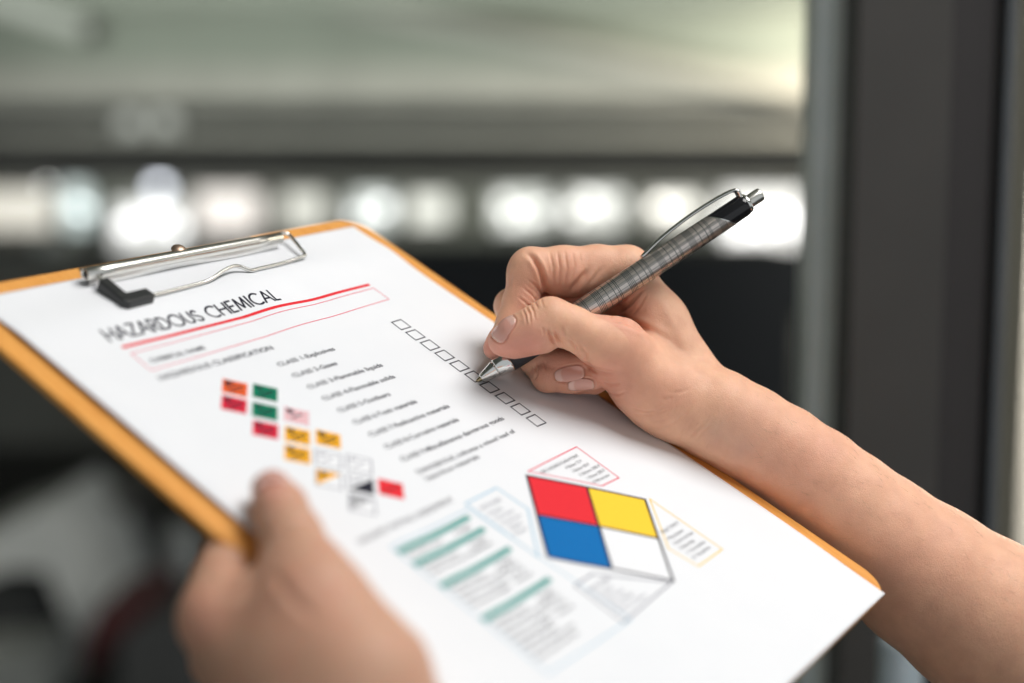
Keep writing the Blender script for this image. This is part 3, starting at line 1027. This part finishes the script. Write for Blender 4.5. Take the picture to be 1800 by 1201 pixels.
for i in range(len(cp) - 1):
    for j in range(mpr):
        a, b = i * mpr + j, i * mpr + (j + 1) % mpr
        Fc.append((a, b, b + mpr, a + mpr))
Fc += [tuple(range(mpr)), tuple((len(cp) - 1) * mpr + j for j in range(mpr))]
o = mesh('clip', np.array(V) * MM, Fc, M_CHROME, pen, True)
bm = bmesh.new(); bm.from_mesh(o.data); bmesh.ops.recalc_face_normals(bm, faces=bm.faces); bm.to_mesh(o.data); bm.free()


# ------------------------------------------------------------------ hands: signed distance field -> one continuous skin
def K(px, py, z):
    return np.array([(px - CX) / F * z, (py - CY) / F * z, z], np.float32)


class Field:
    """distance field on a regular grid whose axes are E (rows) in survey millimetres"""
    def __init__(self, E, lo, hi, h):
        self.E = np.asarray(E, np.float32)
        self.lo, self.h = np.asarray(lo, np.float32), h
        self.n = np.ceil((np.asarray(hi) - self.lo) / h).astype(int) + 1
        self.ax = [self.lo[i] + h * np.arange(self.n[i], dtype=np.float32) for i in range(3)]

    def new(self):
        return np.full(self.n, 40.0, np.float32)

    def cap(self, D, a, b, k, flat=None, flat_k=1.0):
        """smooth-union a tapered capsule a=(px,py,z,r) b=(...) into D"""
        pa, pb = self.E @ K(*a[:3]), self.E @ K(*b[:3])
        ra, rb = a[3], b[3]
        m = max(ra, rb) * max(1.0, flat_k) + k + 2.0
        i0 = np.maximum(0, np.floor((np.minimum(pa, pb) - m - self.lo) / self.h)).astype(int)
        i1 = np.minimum(self.n, np.ceil((np.maximum(pa, pb) + m - self.lo) / self.h).astype(int) + 1)
        if np.any(i1 <= i0): return
        X = self.ax[0][i0[0]:i1[0], None, None] - pa[0]
        Y = self.ax[1][None, i0[1]:i1[1], None] - pa[1]
        Z = self.ax[2][None, None, i0[2]:i1[2]] - pa[2]
        ba = pb - pa
        t = np.clip((X * ba[0] + Y * ba[1] + Z * ba[2]) / max(float(ba @ ba), 1e-6), 0, 1)
        qx, qy, qz = X - t * ba[0], Y - t * ba[1], Z - t * ba[2]
        if flat is not None:
            fx = self.E @ np.asarray(flat, np.float32)
            fx = fx / np.linalg.norm(fx)
            dd = (qx * fx[0] + qy * fx[1] + qz * fx[2]) * (1.0 / flat_k - 1.0)
            qx, qy, qz = qx + dd * fx[0], qy + dd * fx[1], qz + dd * fx[2]
        d = np.sqrt(qx * qx + qy * qy + qz * qz) - (ra + (rb - ra) * t)
        s = (slice(i0[0], i1[0]), slice(i0[1], i1[1]), slice(i0[2], i1[2]))
        D[s] = smin(D[s], d, k)

    def chain(self, D, pts, k):
        for a, b in zip(pts[:-1], pts[1:]):
            self.cap(D, a, b, k)

    def sample(self, D, P):
        g = np.clip((P - self.lo) / self.h, 0, self.n - 1.001)
        i = g.astype(int); f = g - i
        r = 0
        for dx in (0, 1):
            for dy in (0, 1):
                for dz in (0, 1):
                    w = (f[:, 0] if dx else 1 - f[:, 0]) * (f[:, 1] if dy else 1 - f[:, 1]) * (f[:, 2] if dz else 1 - f[:, 2])
                    r = r + w * D[i[:, 0] + dx, i[:, 1] + dy, i[:, 2] + dz]
        return r

    def grad(self, D, P, e=0.6):
        g = np.stack([self.sample(D, P + np.eye(3)[i] * e) - self.sample(D, P - np.eye(3)[i] * e) for i in range(3)], 1)
        return g / (np.linalg.norm(g, axis=1, keepdims=True) + 1e-9)

    def surface(self, D):
        """naive surface nets"""
        S_ = D < 0
        n = np.array(D.shape)
        cnt = np.zeros(n - 1, np.int8)
        for dx in (0, 1):
            for dy in (0, 1):
                for dz in (0, 1):
                    cnt += S_[dx:n[0] - 1 + dx, dy:n[1] - 1 + dy, dz:n[2] - 1 + dz]
        act = np.argwhere((cnt > 0) & (cnt < 8))
        idx = np.full(n - 1, -1, np.int32)
        idx[tuple(act.T)] = np.arange(len(act))
        acc = np.zeros((len(act), 3), np.float32); w = np.zeros(len(act), np.float32)
        cs = [(a, b, c) for a in (0, 1) for b in (0, 1) for c in (0, 1)]
        for p in range(8):
            for q in range(p + 1, 8):
                dlt = np.abs(np.array(cs[p]) - cs[q])
                if dlt.sum() != 1: continue
                vp = D[tuple((act + cs[p]).T)]; vq = D[tuple((act + cs[q]).T)]
                mm_ = (vp < 0) != (vq < 0)
                t = np.where(mm_, vp / np.where(mm_, vp - vq, 1), 0)
                pos = np.array(cs[p]) + t[:, None] * (np.array(cs[q]) - np.array(cs[p]))
                acc += np.where(mm_[:, None], pos, 0); w += mm_
        V = self.lo + self.h * (act + acc / w[:, None])
        Fq = []
        for ax in range(3):
            o1, o2 = (ax + 1) % 3, (ax + 2) % 3
            sl0 = [slice(1, n[i] - 1) for i in range(3)]
            sl1 = list(sl0)
            sl0[ax] = slice(0, n[ax] - 1); sl1[ax] = slice(1, n[ax])
            a_, b_ = S_[tuple(sl0)], S_[tuple(sl1)]
            e = np.argwhere(a_ != b_)
            sg = a_[tuple(e.T)]
            off = np.ones(3, int); off[ax] = 0
            e = e + off
            d1, d2 = np.eye(3, dtype=int)[o1], np.eye(3, dtype=int)[o2]
            q = np.stack([idx[tuple((e - d1 - d2).T)], idx[tuple((e - d2).T)], idx[tuple(e.T)], idx[tuple((e - d1).T)]], 1)
            q[~sg] = q[~sg][:, ::-1]
            Fq.append(q[(q >= 0).all(1)])
        return V, np.vstack(Fq)


def smin(a, b, k):
    if k <= 0: return np.minimum(a, b)
    h = np.maximum(k - np.abs(a - b), 0) / k
    return np.minimum(a, b) - h * h * k * 0.25


def to_pix(Pc):
    return np.stack([CX + F * Pc[:, 0] / Pc[:, 2], CY + F * Pc[:, 1] / Pc[:, 2]], 1)


def polydist(Q, pts):
    """distance to a line of points, and how strong the fold is there (it fades out at both ends)"""
    d = np.full(len(Q), 1e9)
    s_ = np.zeros(len(Q))
    pts = np.asarray(pts, float)
    ln = np.r_[0, np.cumsum(np.linalg.norm(np.diff(pts, axis=0), axis=1))]
    for i, (a, b) in enumerate(zip(pts[:-1], pts[1:])):
        ba = b - a
        t = np.clip(((Q - a) @ ba) / (ba @ ba), 0, 1)
        e = np.linalg.norm(Q - a - t[:, None] * ba, axis=1)
        s_ = np.where(e < d, (ln[i] + t * (ln[i + 1] - ln[i])) / ln[-1], s_)
        d = np.minimum(d, e)
    if np.allclose(pts[0], pts[-1]): return d, np.ones(len(Q))
    return d, np.clip(3.5 * np.minimum(s_, 1 - s_) + 0.12, 0, 1)


def split_quads(V, Q):
    """every quad into four"""
    E_ = np.sort(np.stack([Q, np.roll(Q, -1, 1)], -1).reshape(-1, 2), 1)
    key = E_[:, 0].astype(np.int64) * len(V) + E_[:, 1]
    u, inv = np.unique(key, return_inverse=True)
    a, b = u // len(V), u % len(V)
    n0, n1 = len(V), len(u)
    em = inv.reshape(-1, 4) + n0
    fc = np.arange(len(Q)) + n0 + n1
    V2 = np.vstack([V, (V[a] + V[b]) / 2, V[Q].mean(1)])
    Q2 = np.vstack([np.stack([Q[:, i], em[:, i], fc, em[:, i - 1]], 1) for i in range(4)])
    return V2, Q2


def build_hand(name, fld, D, folds, tints, base_tone, origin, mat, fine=False):
    V, Q = fld.surface(D)
    if fine: V, Q = split_quads(V, Q)
    for _ in range(2):
        g_ = fld.grad(D, V)
        V = V - g_ * np.clip(fld.sample(D, V), -0.5, 0.5)[:, None]
    g_ = fld.grad(D, V, 0.8)
    Pc = V @ fld.E                                          # back to survey axes
    nc = g_ @ fld.E
    px = to_pix(Pc)
    near = np.clip(-(nc * Pc / np.linalg.norm(Pc, axis=1, keepdims=True)).sum(1) * 4 + 0.6, 0, 1)     # the side of the skin the fold lies on
    disp = np.zeros(len(V))
    for pts, dep, wid, zr in folds:
        dep = dep * 1.5
        z0 = near > 0 if zr is None else (near > 0) & (Pc[:, 2] > zr[0]) & (Pc[:, 2] < zr[1])
        pa = np.asarray(pts, float)
        ii = np.nonzero(z0 & (px > pa.min(0) - 6 * wid).all(1) & (px < pa.max(0) + 6 * wid).all(1))[0]
        dd, tw = polydist(px[ii], pts)
        disp[ii] += (0.32 * dep * np.exp(-((dd - 2.1 * wid) / (1.1 * wid)) ** 2) - dep * np.exp(-(dd / wid) ** 2)) * near[ii] * tw
    Pc = Pc + nc * disp[:, None]
    tone = np.tile(np.array(base_tone, float), (len(V), 1))
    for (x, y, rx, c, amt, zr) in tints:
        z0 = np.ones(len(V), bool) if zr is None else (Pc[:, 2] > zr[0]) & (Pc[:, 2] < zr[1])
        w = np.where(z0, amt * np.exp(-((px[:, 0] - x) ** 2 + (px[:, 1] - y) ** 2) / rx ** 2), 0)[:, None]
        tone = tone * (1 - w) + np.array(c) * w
    org = to_world(K(*origin))
    Wd = to_world(Pc) - org
    me = bpy.data.meshes.new(name)
    me.vertices.add(len(Wd)); me.vertices.foreach_set('co', Wd.astype(np.float32).ravel())
    me.loops.add(Q.size); me.loops.foreach_set('vertex_index', Q.astype(np.int32).ravel())
    me.polygons.add(len(Q))
    me.polygons.foreach_set('loop_start', np.arange(0, Q.size, 4, dtype=np.int32))
    me.update(calc_edges=True); me.validate()
    ca = me.color_attributes.new('tone', 'FLOAT_COLOR', 'POINT')
    ca.data.foreach_set('color', np.c_[tone, np.ones(len(tone))].astype(np.float32).ravel())
    o = link(name, me, mat, None, True)
    o.location = org
    return o, org


def nail_shape(fld, D, cpx, cdepth, tip_px, width, length, nrm=None, off=0.28):
    """nail plate laid on the finger: starts on the ray through cpx, points to tip_px"""
    ray = K(*cpx, 1.0); ray = ray / np.linalg.norm(ray)
    if nrm is None: nrm = -ray
    nrm = np.asarray(nrm, float) / np.linalg.norm(nrm)
    p = (K(*cpx, cdepth) + 14 * nrm)[None]
    E = fld.E
    for _ in range(60):
        p = p - nrm * np.clip(fld.sample(D, p @ E.T), -1, 3)[:, None] * 0.8
    c = p[0]
    nn = (fld.grad(D, p @ E.T) @ E)[0]
    t = K(*tip_px, c[2]) - c
    t = t - nn * (t @ nn); t /= np.linalg.norm(t)
    b = np.cross(nn, t)
    rows, segs = 12, 48
    rr = np.repeat([min(1.0, i / (rows - 2)) if i < rows - 1 else 1.2 for i in range(rows)], segs)
    a = np.tile(2 * math.pi * np.arange(segs) / segs, rows)
    ca, sa = np.cos(a), np.sin(a)
    x = np.sign(ca) * np.abs(ca) ** 0.80 * np.minimum(rr, 1)
    y = np.sign(sa) * np.abs(sa) ** 0.66 * np.minimum(rr, 1)
    y = y * (1 + 0.06 * x)
    P = c + t * (x * length / 2)[:, None] + b * (y * width / 2)[:, None] + nn * 6.0
    for _ in range(60):
        P = P - nn * np.clip(fld.sample(D, P @ E.T) - 0.05, -1, 2)[:, None] * 0.7
    g_ = fld.grad(D, P @ E.T) @ E
    tip = np.clip((x - 0.55) / 0.45, 0, 1)
    hgt = np.where(rr > 1.1, -0.5, off * (0.35 + 0.65 * (1 - np.clip(rr, 0, 1) ** 5)) + 0.18 * tip)
    tone = np.tile(np.array([0.66, 0.345, 0.275]), (len(x), 1))
    w1 = np.clip((x - 0.80) / 0.1, 0, 1)[:, None]
    w2 = np.clip((-0.52 - x + 0.22 * y * y) / 0.10, 0, 1)[:, None] * (np.abs(y) < 0.75)[:, None]
    tone = tone * (1 - w1) + np.array([0.68, 0.42, 0.33]) * w1
    tone = tone * (1 - 0.55 * w2) + np.array([0.80, 0.58, 0.50]) * 0.55 * w2
    rim = P[(rows - 2) * segs:(rows - 1) * segs]
    return dict(P=P + g_ * hgt[:, None], tone=tone, rows=rows, segs=segs, ring=[tuple(q) for q in to_pix(rim)] + [tuple(to_pix(rim)[0])], z=(c[2] - 7, c[2] + 7))


def nail(ns, hand, org):
    rows, segs = ns['rows'], ns['segs']
    Wd = to_world(ns['P']) - org
    Fc = [(i * segs + k, i * segs + (k + 1) % segs, (i + 1) * segs + (k + 1) % segs, (i + 1) * segs + k) for i in range(rows - 1) for k in range(segs)]
    o = mesh('nail', Wd, Fc, M_NAIL, hand, True)
    ca = o.data.color_attributes.new('tone', 'FLOAT_COLOR', 'POINT')
    ca.data.foreach_set('color', np.c_[ns['tone'], np.ones(len(Wd))].astype(np.float32).ravel())
    bm = bmesh.new(); bm.from_mesh(o.data)
    bmesh.ops.remove_doubles(bm, verts=bm.verts, dist=1e-6)
    bmesh.ops.recalc_face_normals(bm, faces=bm.faces)
    bm.to_mesh(o.data); bm.free()
    return o


# ---- right hand, writing, with its forearm running off to the right
E1 = np.array([0.83, 0.557, 0.0]); E1 /= np.linalg.norm(E1)
E2 = np.array([-E1[1], E1[0], 0.0])
ER = np.stack([E1, E2, [0, 0, 1.0]])
RF = Field(ER, (-55, -80, 566), (330, 52, 690), 0.62)
palm = RF.new()
G = 7.0
RF.cap(palm, (1106, 476, 620, 8.6), (1228, 690, 620, 14.0), G)           # index metacarpal
RF.cap(palm, (1096, 503, 636, 9.2), (1228, 706, 632, 11.0), G)           # middle
RF.cap(palm, (1095, 535, 650, 9.2), (1230, 722, 640, 11.0), G)           # ring
RF.cap(palm, (1100, 575, 658, 8.8), (1225, 732, 645, 10.5), G)           # little
RF.cap(palm, (1085, 610, 598, 10.6), (1135, 672, 604, 13.2), 5.0)        # thumb metacarpal and its pad
RF.cap(palm, (1135, 672, 604, 13.2), (1190, 708, 609, 15.4), 5.0)
RF.cap(palm, (1098, 655, 604, 9.4), (1150, 700, 607, 12.5), 5.0)
RF.cap(palm, (1165, 560, 623, 8.0), (1145, 630, 612, 9.0), 10.0)         # web
RF.cap(palm, (1190, 700, 611, 16.6), (1262, 732, 612, 18.8), 6.0)        # wrist
fl_ax = ER.T @ np.array([0, 0.25, 1.0])
fore = [(1262, 732, 612, 19.2), (1312, 762, 613, 19.8), (1371, 800, 613, 20.6), (1428, 846, 613, 22.6), (1480, 896, 613, 25.2), (1538, 947, 613, 27.6), (1625, 1014, 612, 30.8), (1722, 1083, 611, 33.8),
        (1850, 1165, 609, 36.2), (1915, 1208, 608, 36.8)]
for a, b in zip(fore[:-1], fore[1:]):
    RF.cap(palm, a, b, 3.0, fl_ax, 1.08)

thumb = RF.new()
RF.chain(thumb, [(1088, 612, 597, 11.0), (1048, 598, 591, 9.6), (1005, 576, 587, 8.5), (968, 562, 585, 8.8), (938, 578, 584, 8.6), (905, 592, 585, 7.8), (884, 601, 587, 6.0)], 3.0)
RF.cap(thumb, (955, 596, 587, 6.0), (905, 607, 588, 5.2), 3.0)           # pad
index = RF.new()
RF.chain(index, [(1100, 473, 620, 9.6), (1050, 470, 617, 9.3), (990, 472, 613, 9.3), (938, 473, 610, 9.0)], 3.0)
RF.cap(index, (1030, 490, 615, 8.2), (985, 490, 612, 7.8), 4.0)
RF.chain(index, [(930, 470, 610, 8.2), (927, 480, 610, 8.2), (914, 535, 608, 7.3), (901, 565, 605, 6.3), (879, 603, 601, 5.4), (869, 613, 600, 4.6)], 3.0)
middle = RF.new()
RF.chain(middle, [(1100, 505, 637, 9.4), (990, 520, 628, 8.4), (900, 538, 619, 7.3), (920, 590, 616, 6.8), (941, 630, 609, 6.6), (980, 640, 606, 6.5), (1022, 641, 602, 5.6)], 3.0)
ring_f = RF.new()
RF.chain(ring_f, [(1098, 540, 650, 8.8), (1000, 560, 640, 8.0), (938, 590, 629, 7.0), (948, 640, 614, 6.4), (962, 662, 605, 6.2), (1000, 665, 603, 5.9), (1038, 665, 600, 5.0)], 3.0)
little = RF.new()
RF.chain(little, [(1100, 580, 658, 8.0), (1040, 610, 646, 6.8), (995, 630, 636, 5.8), (997, 658, 622, 5.2), (1012, 670, 614, 5.0), (1045, 676, 612, 4.4)], 3.0)
total = palm.copy()
for fg, kk in ((index, 7.0), (middle, 6.0), (ring_f, 6.0), (little, 6.0), (thumb, 9.0)):
    total = smin(total, smin(palm, fg, kk), 0.9)
del index, middle, ring_f, little, thumb
Zf = (590, 660)
nails_r = [nail_shape(RF, total, (888, 584), 585, (861, 597), 10.2, 12.0, nrm=(-0.25, -0.42, -0.87)),
           nail_shape(RF, total, (1000, 646), 602, (1040, 653), 6.4, 12.5, nrm=(0.0, 0.42, -0.9)),
           nail_shape(RF, total, (1021, 671), 600, (1050, 673), 5.8, 11.0, nrm=(0.0, 0.42, -0.9))]
ZI, ZT, ZP = (596, 640), (560, 602), (560, 640)
folds_r = [
    ([(926, 446), (938, 455), (948, 472), (954, 490), (959, 514)], 1.15, 4.2, ZI),      # inside of the index bend
    ([(1034, 472), (1027, 484), (1016, 498), (1002, 514)], 0.75, 5.0, ZI),              # index root
    ([(1058, 470), (1049, 484), (1036, 500)], 0.22, 4.0, ZI),
    ([(966, 442), (972, 470), (972, 498)], 0.20, 2.2, ZI), ([(979, 440), (984, 470), (981, 502)], 0.24, 2.2, ZI), ([(992, 440), (997, 472), (991, 505)], 0.20, 2.2, ZI),
    ([(1006, 440), (1010, 468), (1003, 490)], 0.16, 2.2, ZI), ([(1019, 442), (1020, 462)], 0.12, 2.2, ZI),
    ([(928, 492), (944, 505), (957, 526)], 0.22, 2.0, ZI), ([(918, 505), (934, 518), (950, 536)], 0.22, 2.0, ZI), ([(910, 522), (926, 534), (940, 546)], 0.18, 2.0, ZI),
    ([(922, 536), (936, 540), (946, 536)], 0.2, 1.8, ZI), ([(902, 470), (898, 490), (897, 510)], 0.12, 2.0, ZI),
    ([(962, 580), (968, 592), (976, 606)], 0.8, 2.8, ZT), ([(972, 582), (982, 596), (994, 611)], 0.7, 2.8, ZT), ([(1000, 594), (1010, 608), (1014, 624)], 0.5, 2.8, ZT),
    ([(1020, 606), (1030, 622), (1032, 640)], 0.4, 3.0, (560, 606)), ([(954, 576), (958, 590)], 0.3, 2.2, ZT), ([(986, 574), (994, 590)], 0.25, 2.2, ZT),
    ([(918, 543), (924, 556), (926, 572)], 0.26, 1.7, ZT), ([(924, 539), (931, 552), (933, 570)], 0.28, 1.7, ZT), ([(931, 534), (938, 548), (940, 562)], 0.22, 1.7, ZT),
    ([(939, 529), (946, 543)], 0.18, 1.7, ZT), ([(950, 523), (955, 540)], 0.14, 1.7, ZT),
    ([(1028, 634), (1046, 652), (1062, 656), (1082, 656)], 0.40, 2.8, (560, 618)), ([(1052, 670), (1070, 676), (1092, 674)], 0.28, 2.6, (560, 618)),
    ([(1062, 690), (1084, 694), (1104, 688)], 0.2, 2.2, (560, 618)),
    ([(1078, 562), (1094, 562), (1116, 570), (1142, 580)], 0.8, 5.5, (585, 640)), ([(1118, 574), (1150, 584), (1182, 604)], 0.35, 5.5, (585, 640)),
    ([(1072, 556), (1098, 540), (1124, 512)], 0.45, 3.0, (585, 640)), ([(1086, 552), (1112, 532), (1130, 508)], 0.3, 2.4, (585, 640)), ([(1110, 556), (1126, 536), (1138, 514)], 0.2, 2.2, (585, 640)),
    ([(1106, 716), (1130, 723), (1152, 723), (1178, 712)], 0.20, 2.3, ZP), ([(1112, 728), (1140, 730), (1164, 724), (1188, 716)], 0.16, 2.1, ZP),
    ([(1140, 742), (1164, 738), (1186, 728)], 0.14, 2.0, ZP), ([(1152, 752), (1180, 746), (1204, 728), (1222, 706)], 0.15, 2.2, ZP),
    ([(1206, 776), (1220, 760), (1238, 742), (1252, 728)], 0.18, 2.4, ZP), ([(1190, 776), (1206, 756), (1220, 738)], 0.12, 2.2, ZP),
    ([(1222, 776), (1238, 756), (1258, 736)], 0.12, 2.2, ZP), ([(1160, 700), (1172, 703), (1182, 698)], 0.2, 4.0, ZP),
    ([(1176, 690), (1196, 690), (1216, 682)], 0.10, 3.0, ZP),
    ([(940, 640), (944, 656), (940, 668)], 0.3, 2.0, (590, 620)), ([(958, 634), (960, 652)], 0.2, 1.8, (590, 620)),
    ([(1160, 520), (1190, 580), (1216, 640)], -0.35, 9.0, (600, 625)),                   # tendon to the thumb
]
for k in range(26):                                                       # faint fine lines over the wrist and the ball of the thumb
    x0, y0 = rng.uniform(1090, 1300), 0
    y0 = 640 + (x0 - 1090) * 0.42 + rng.uniform(-10, 85)
    ln, cu_ = rng.uniform(10, 24), rng.uniform(-4, 4)
    folds_r.append(([(x0, y0), (x0 - 0.25 * ln + cu_, y0 + 0.5 * ln), (x0 - 0.6 * ln, y0 + ln)], rng.uniform(0.03, 0.075), rng.uniform(1.5, 2.2), ZP))
for ns in nails_r:
    folds_r.append((ns['ring'], 0.30, 2.0, ns['z']))
RED = (0.72, 0.27, 0.20)
PINK = (0.76, 0.31, 0.25)
SHADE_BROWN = (0.58, 0.24, 0.17)  # shade on the curled lower fingers, painted into the skin tone
tints_r = [(880, 612, 42, PINK, 0.65, (560, 600)), (935, 608, 42, PINK, 0.6, (560, 600)), (960, 538, 24, (0.74, 0.40, 0.25), 0.35, (560, 600)), (915, 625, 40, RED, 0.4, (560, 600)),
           (1085, 660, 60, RED, 0.45, (560, 620)), (1060, 700, 50, PINK, 0.3, (560, 630)), (930, 520, 40, RED, 0.40, (590, 640)), (1000, 500, 60, RED, 0.42, (590, 640)), (1100, 556, 60, RED, 0.50, (585, 640)),
           (990, 655, 70, SHADE_BROWN, 0.75, (588, 640)), (1180, 700, 45, RED, 0.30, (560, 640)), (862, 615, 25, PINK, 0.5, (590, 620)), (1440, 790, 60, RED, 0.2, (560, 640)),
           (1290, 750, 60, (0.66, 0.42, 0.32), 0.25, None), (930, 445, 30, (0.80, 0.47, 0.32), 0.3, (590, 640)), (1400, 860, 90, RED, 0.22, None), (1600, 1000, 160, RED, 0.20, None),
           (1330, 800, 70, PINK, 0.2, None), (1210, 590, 60, (0.82, 0.52, 0.36), 0.3, None), (1260, 760, 22, (0.58, 0.40, 0.34), 0.25, None), (1300, 790, 20, (0.58, 0.40, 0.34), 0.22, None)]
for k in range(9):                                                        # freckles
    t = rng.uniform(0, 1)
    tints_r.append((1180 + 560 * t + rng.uniform(-30, 30), 660 + 360 * t + rng.uniform(-60, 70), rng.uniform(1.8, 3.4), (0.42, 0.20, 0.12), rng.uniform(0.12, 0.26), None))
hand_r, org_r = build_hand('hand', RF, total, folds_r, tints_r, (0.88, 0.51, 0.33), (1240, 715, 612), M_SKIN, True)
tag(hand_r, 'right hand writing with the plaid pen, bare forearm reaching in from the right', 'hand')
for ns in nails_r:
    nail(ns, hand_r, org_r)
# fine hair along the forearm
co = np.empty(len(hand_r.data.vertices) * 3, np.float32); hand_r.data.vertices.foreach_get('co', co); co = co.reshape(-1, 3)
no = np.empty_like(co); hand_r.data.vertices.foreach_get('normal', no.ravel()); 
no = np.empty(co.size, np.float32); hand_r.data.vertices.foreach_get('normal', no); no = no.reshape(-1, 3)
arm = M_CW @ (ER.T @ np.array([-1.0, 0.0, 0.0]))
cand = np.nonzero((co @ arm < -0.02) & (co @ arm > -0.17) & (no @ np.array([0, -0.35, 1.0]) > 0.15))[0]
pick = rng.choice(cand, 260, replace=False)
HV, HF = [], []
for vi in pick:
    p, nrm_ = co[vi], no[vi]
    d = arm + rng.normal(0, 0.25, 3) - np.array([0, 0, 0.25]); d -= nrm_ * (d @ nrm_); d /= np.linalg.norm(d)
    ln, lift_ = rng.uniform(0.0025, 0.0055), rng.uniform(0.15, 0.5)
    s_ = np.cross(d, nrm_)
    b0 = len(HV)
    for q_ in range(4):
        t = q_ / 3
        c_ = p + d * ln * t + nrm_ * ln * lift_ * (t - 0.55 * t * t)
        r_ = 0.000032 * (1 - 0.8 * t)
        HV += [c_ + s_ * r_, c_ - s_ * r_ * 0.5 + nrm_ * r_ * 0.8, c_ - s_ * r_ * 0.5 - nrm_ * r_ * 0.8]
        if q_:
            for e in range(3):
                HF.append((b0 + 3 * q_ - 3 + e, b0 + 3 * q_ - 3 + (e + 1) % 3, b0 + 3 * q_ + (e + 1) % 3, b0 + 3 * q_ + e))
tag(mesh('arm_hair', HV, HF, plain('hair_brown', (0.10, 0.05, 0.03), 0.5), hand_r), kind='stuff')
del palm

# ---- left hand, gripping the board from below, thumb on the sheet
LF = Field(np.eye(3), (-150, 20, 360), (100, 345, 530), 1.1)
palm = LF.new()
LF.cap(palm, (380, 1085, 432, 10.0), (600, 1330, 412, 20.0), 12)
LF.cap(palm, (398, 1125, 445, 10.0), (590, 1350, 425, 20.0), 12)
LF.cap(palm, (395, 1160, 458, 10.0), (600, 1360, 436, 20.0), 12)
LF.cap(palm, (555, 1070, 424, 14.0), (630, 1195, 412, 20.5), 12)
LF.cap(palm, (480, 1070, 430, 9.0), (520, 1180, 424, 16.0), 14)
LF.cap(palm, (560, 1180, 420, 18.0), (620, 1330, 412, 23.0), 14)
LF.cap(palm, (620, 1330, 412, 22.0), (780, 1700, 414, 25.0), 14)
LF.cap(palm, (780, 1700, 414, 25.0), (1060, 2330, 420, 33.0), 4)
th = LF.new()
LF.chain(th, [(560, 1060, 425, 12.5), (535, 1000, 434, 10.6), (512, 945, 444, 9.6), (492, 895, 456, 8.6), (478, 862, 465, 6.8)], 3)
ix = LF.new()
LF.chain(ix, [(382, 1085, 432, 10.0), (392, 1025, 446, 9.6), (405, 975, 462, 8.8), (470, 960, 482, 8.4), (560, 960, 498, 7.5)], 3)
md = LF.new()
LF.chain(md, [(400, 1125, 446, 10.0), (405, 1075, 466, 9.4), (430, 1030, 482, 8.8), (520, 1010, 500, 7.6)], 3)
tl = palm.copy()
for fg, kk in ((th, 12.0), (ix, 9.0), (md, 6.0)):
    tl = smin(tl, smin(palm, fg, kk), 2.0)
nail_l = nail_shape(LF, tl, (481, 862), 462, (469, 835), 10.5, 12.0, nrm=(0.15, -0.75, -0.62), off=0.35)
folds_l = [([(490, 915), (510, 925), (528, 922)], 0.35, 4, (430, 462)), ([(497, 932), (518, 942), (540, 938)], 0.4, 4, (430, 462)), ([(506, 950), (530, 958)], 0.3, 4, (430, 462)),
           ([(420, 1060), (460, 1010)], 0.7, 10, (380, 470)), ([(475, 1000), (520, 1060), (560, 1090)], 0.5, 8, (380, 450)), (nail_l['ring'], 0.35, 3.0, nail_l['z'])]
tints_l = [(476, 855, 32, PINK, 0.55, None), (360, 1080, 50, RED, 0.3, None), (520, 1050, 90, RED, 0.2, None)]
hand_l, org_l = build_hand('hand', LF, tl, folds_l, tints_l, (0.60, 0.355, 0.24), (600, 1330, 412), M_SKIN)  # darker than the right hand: its shade is put into the skin tone
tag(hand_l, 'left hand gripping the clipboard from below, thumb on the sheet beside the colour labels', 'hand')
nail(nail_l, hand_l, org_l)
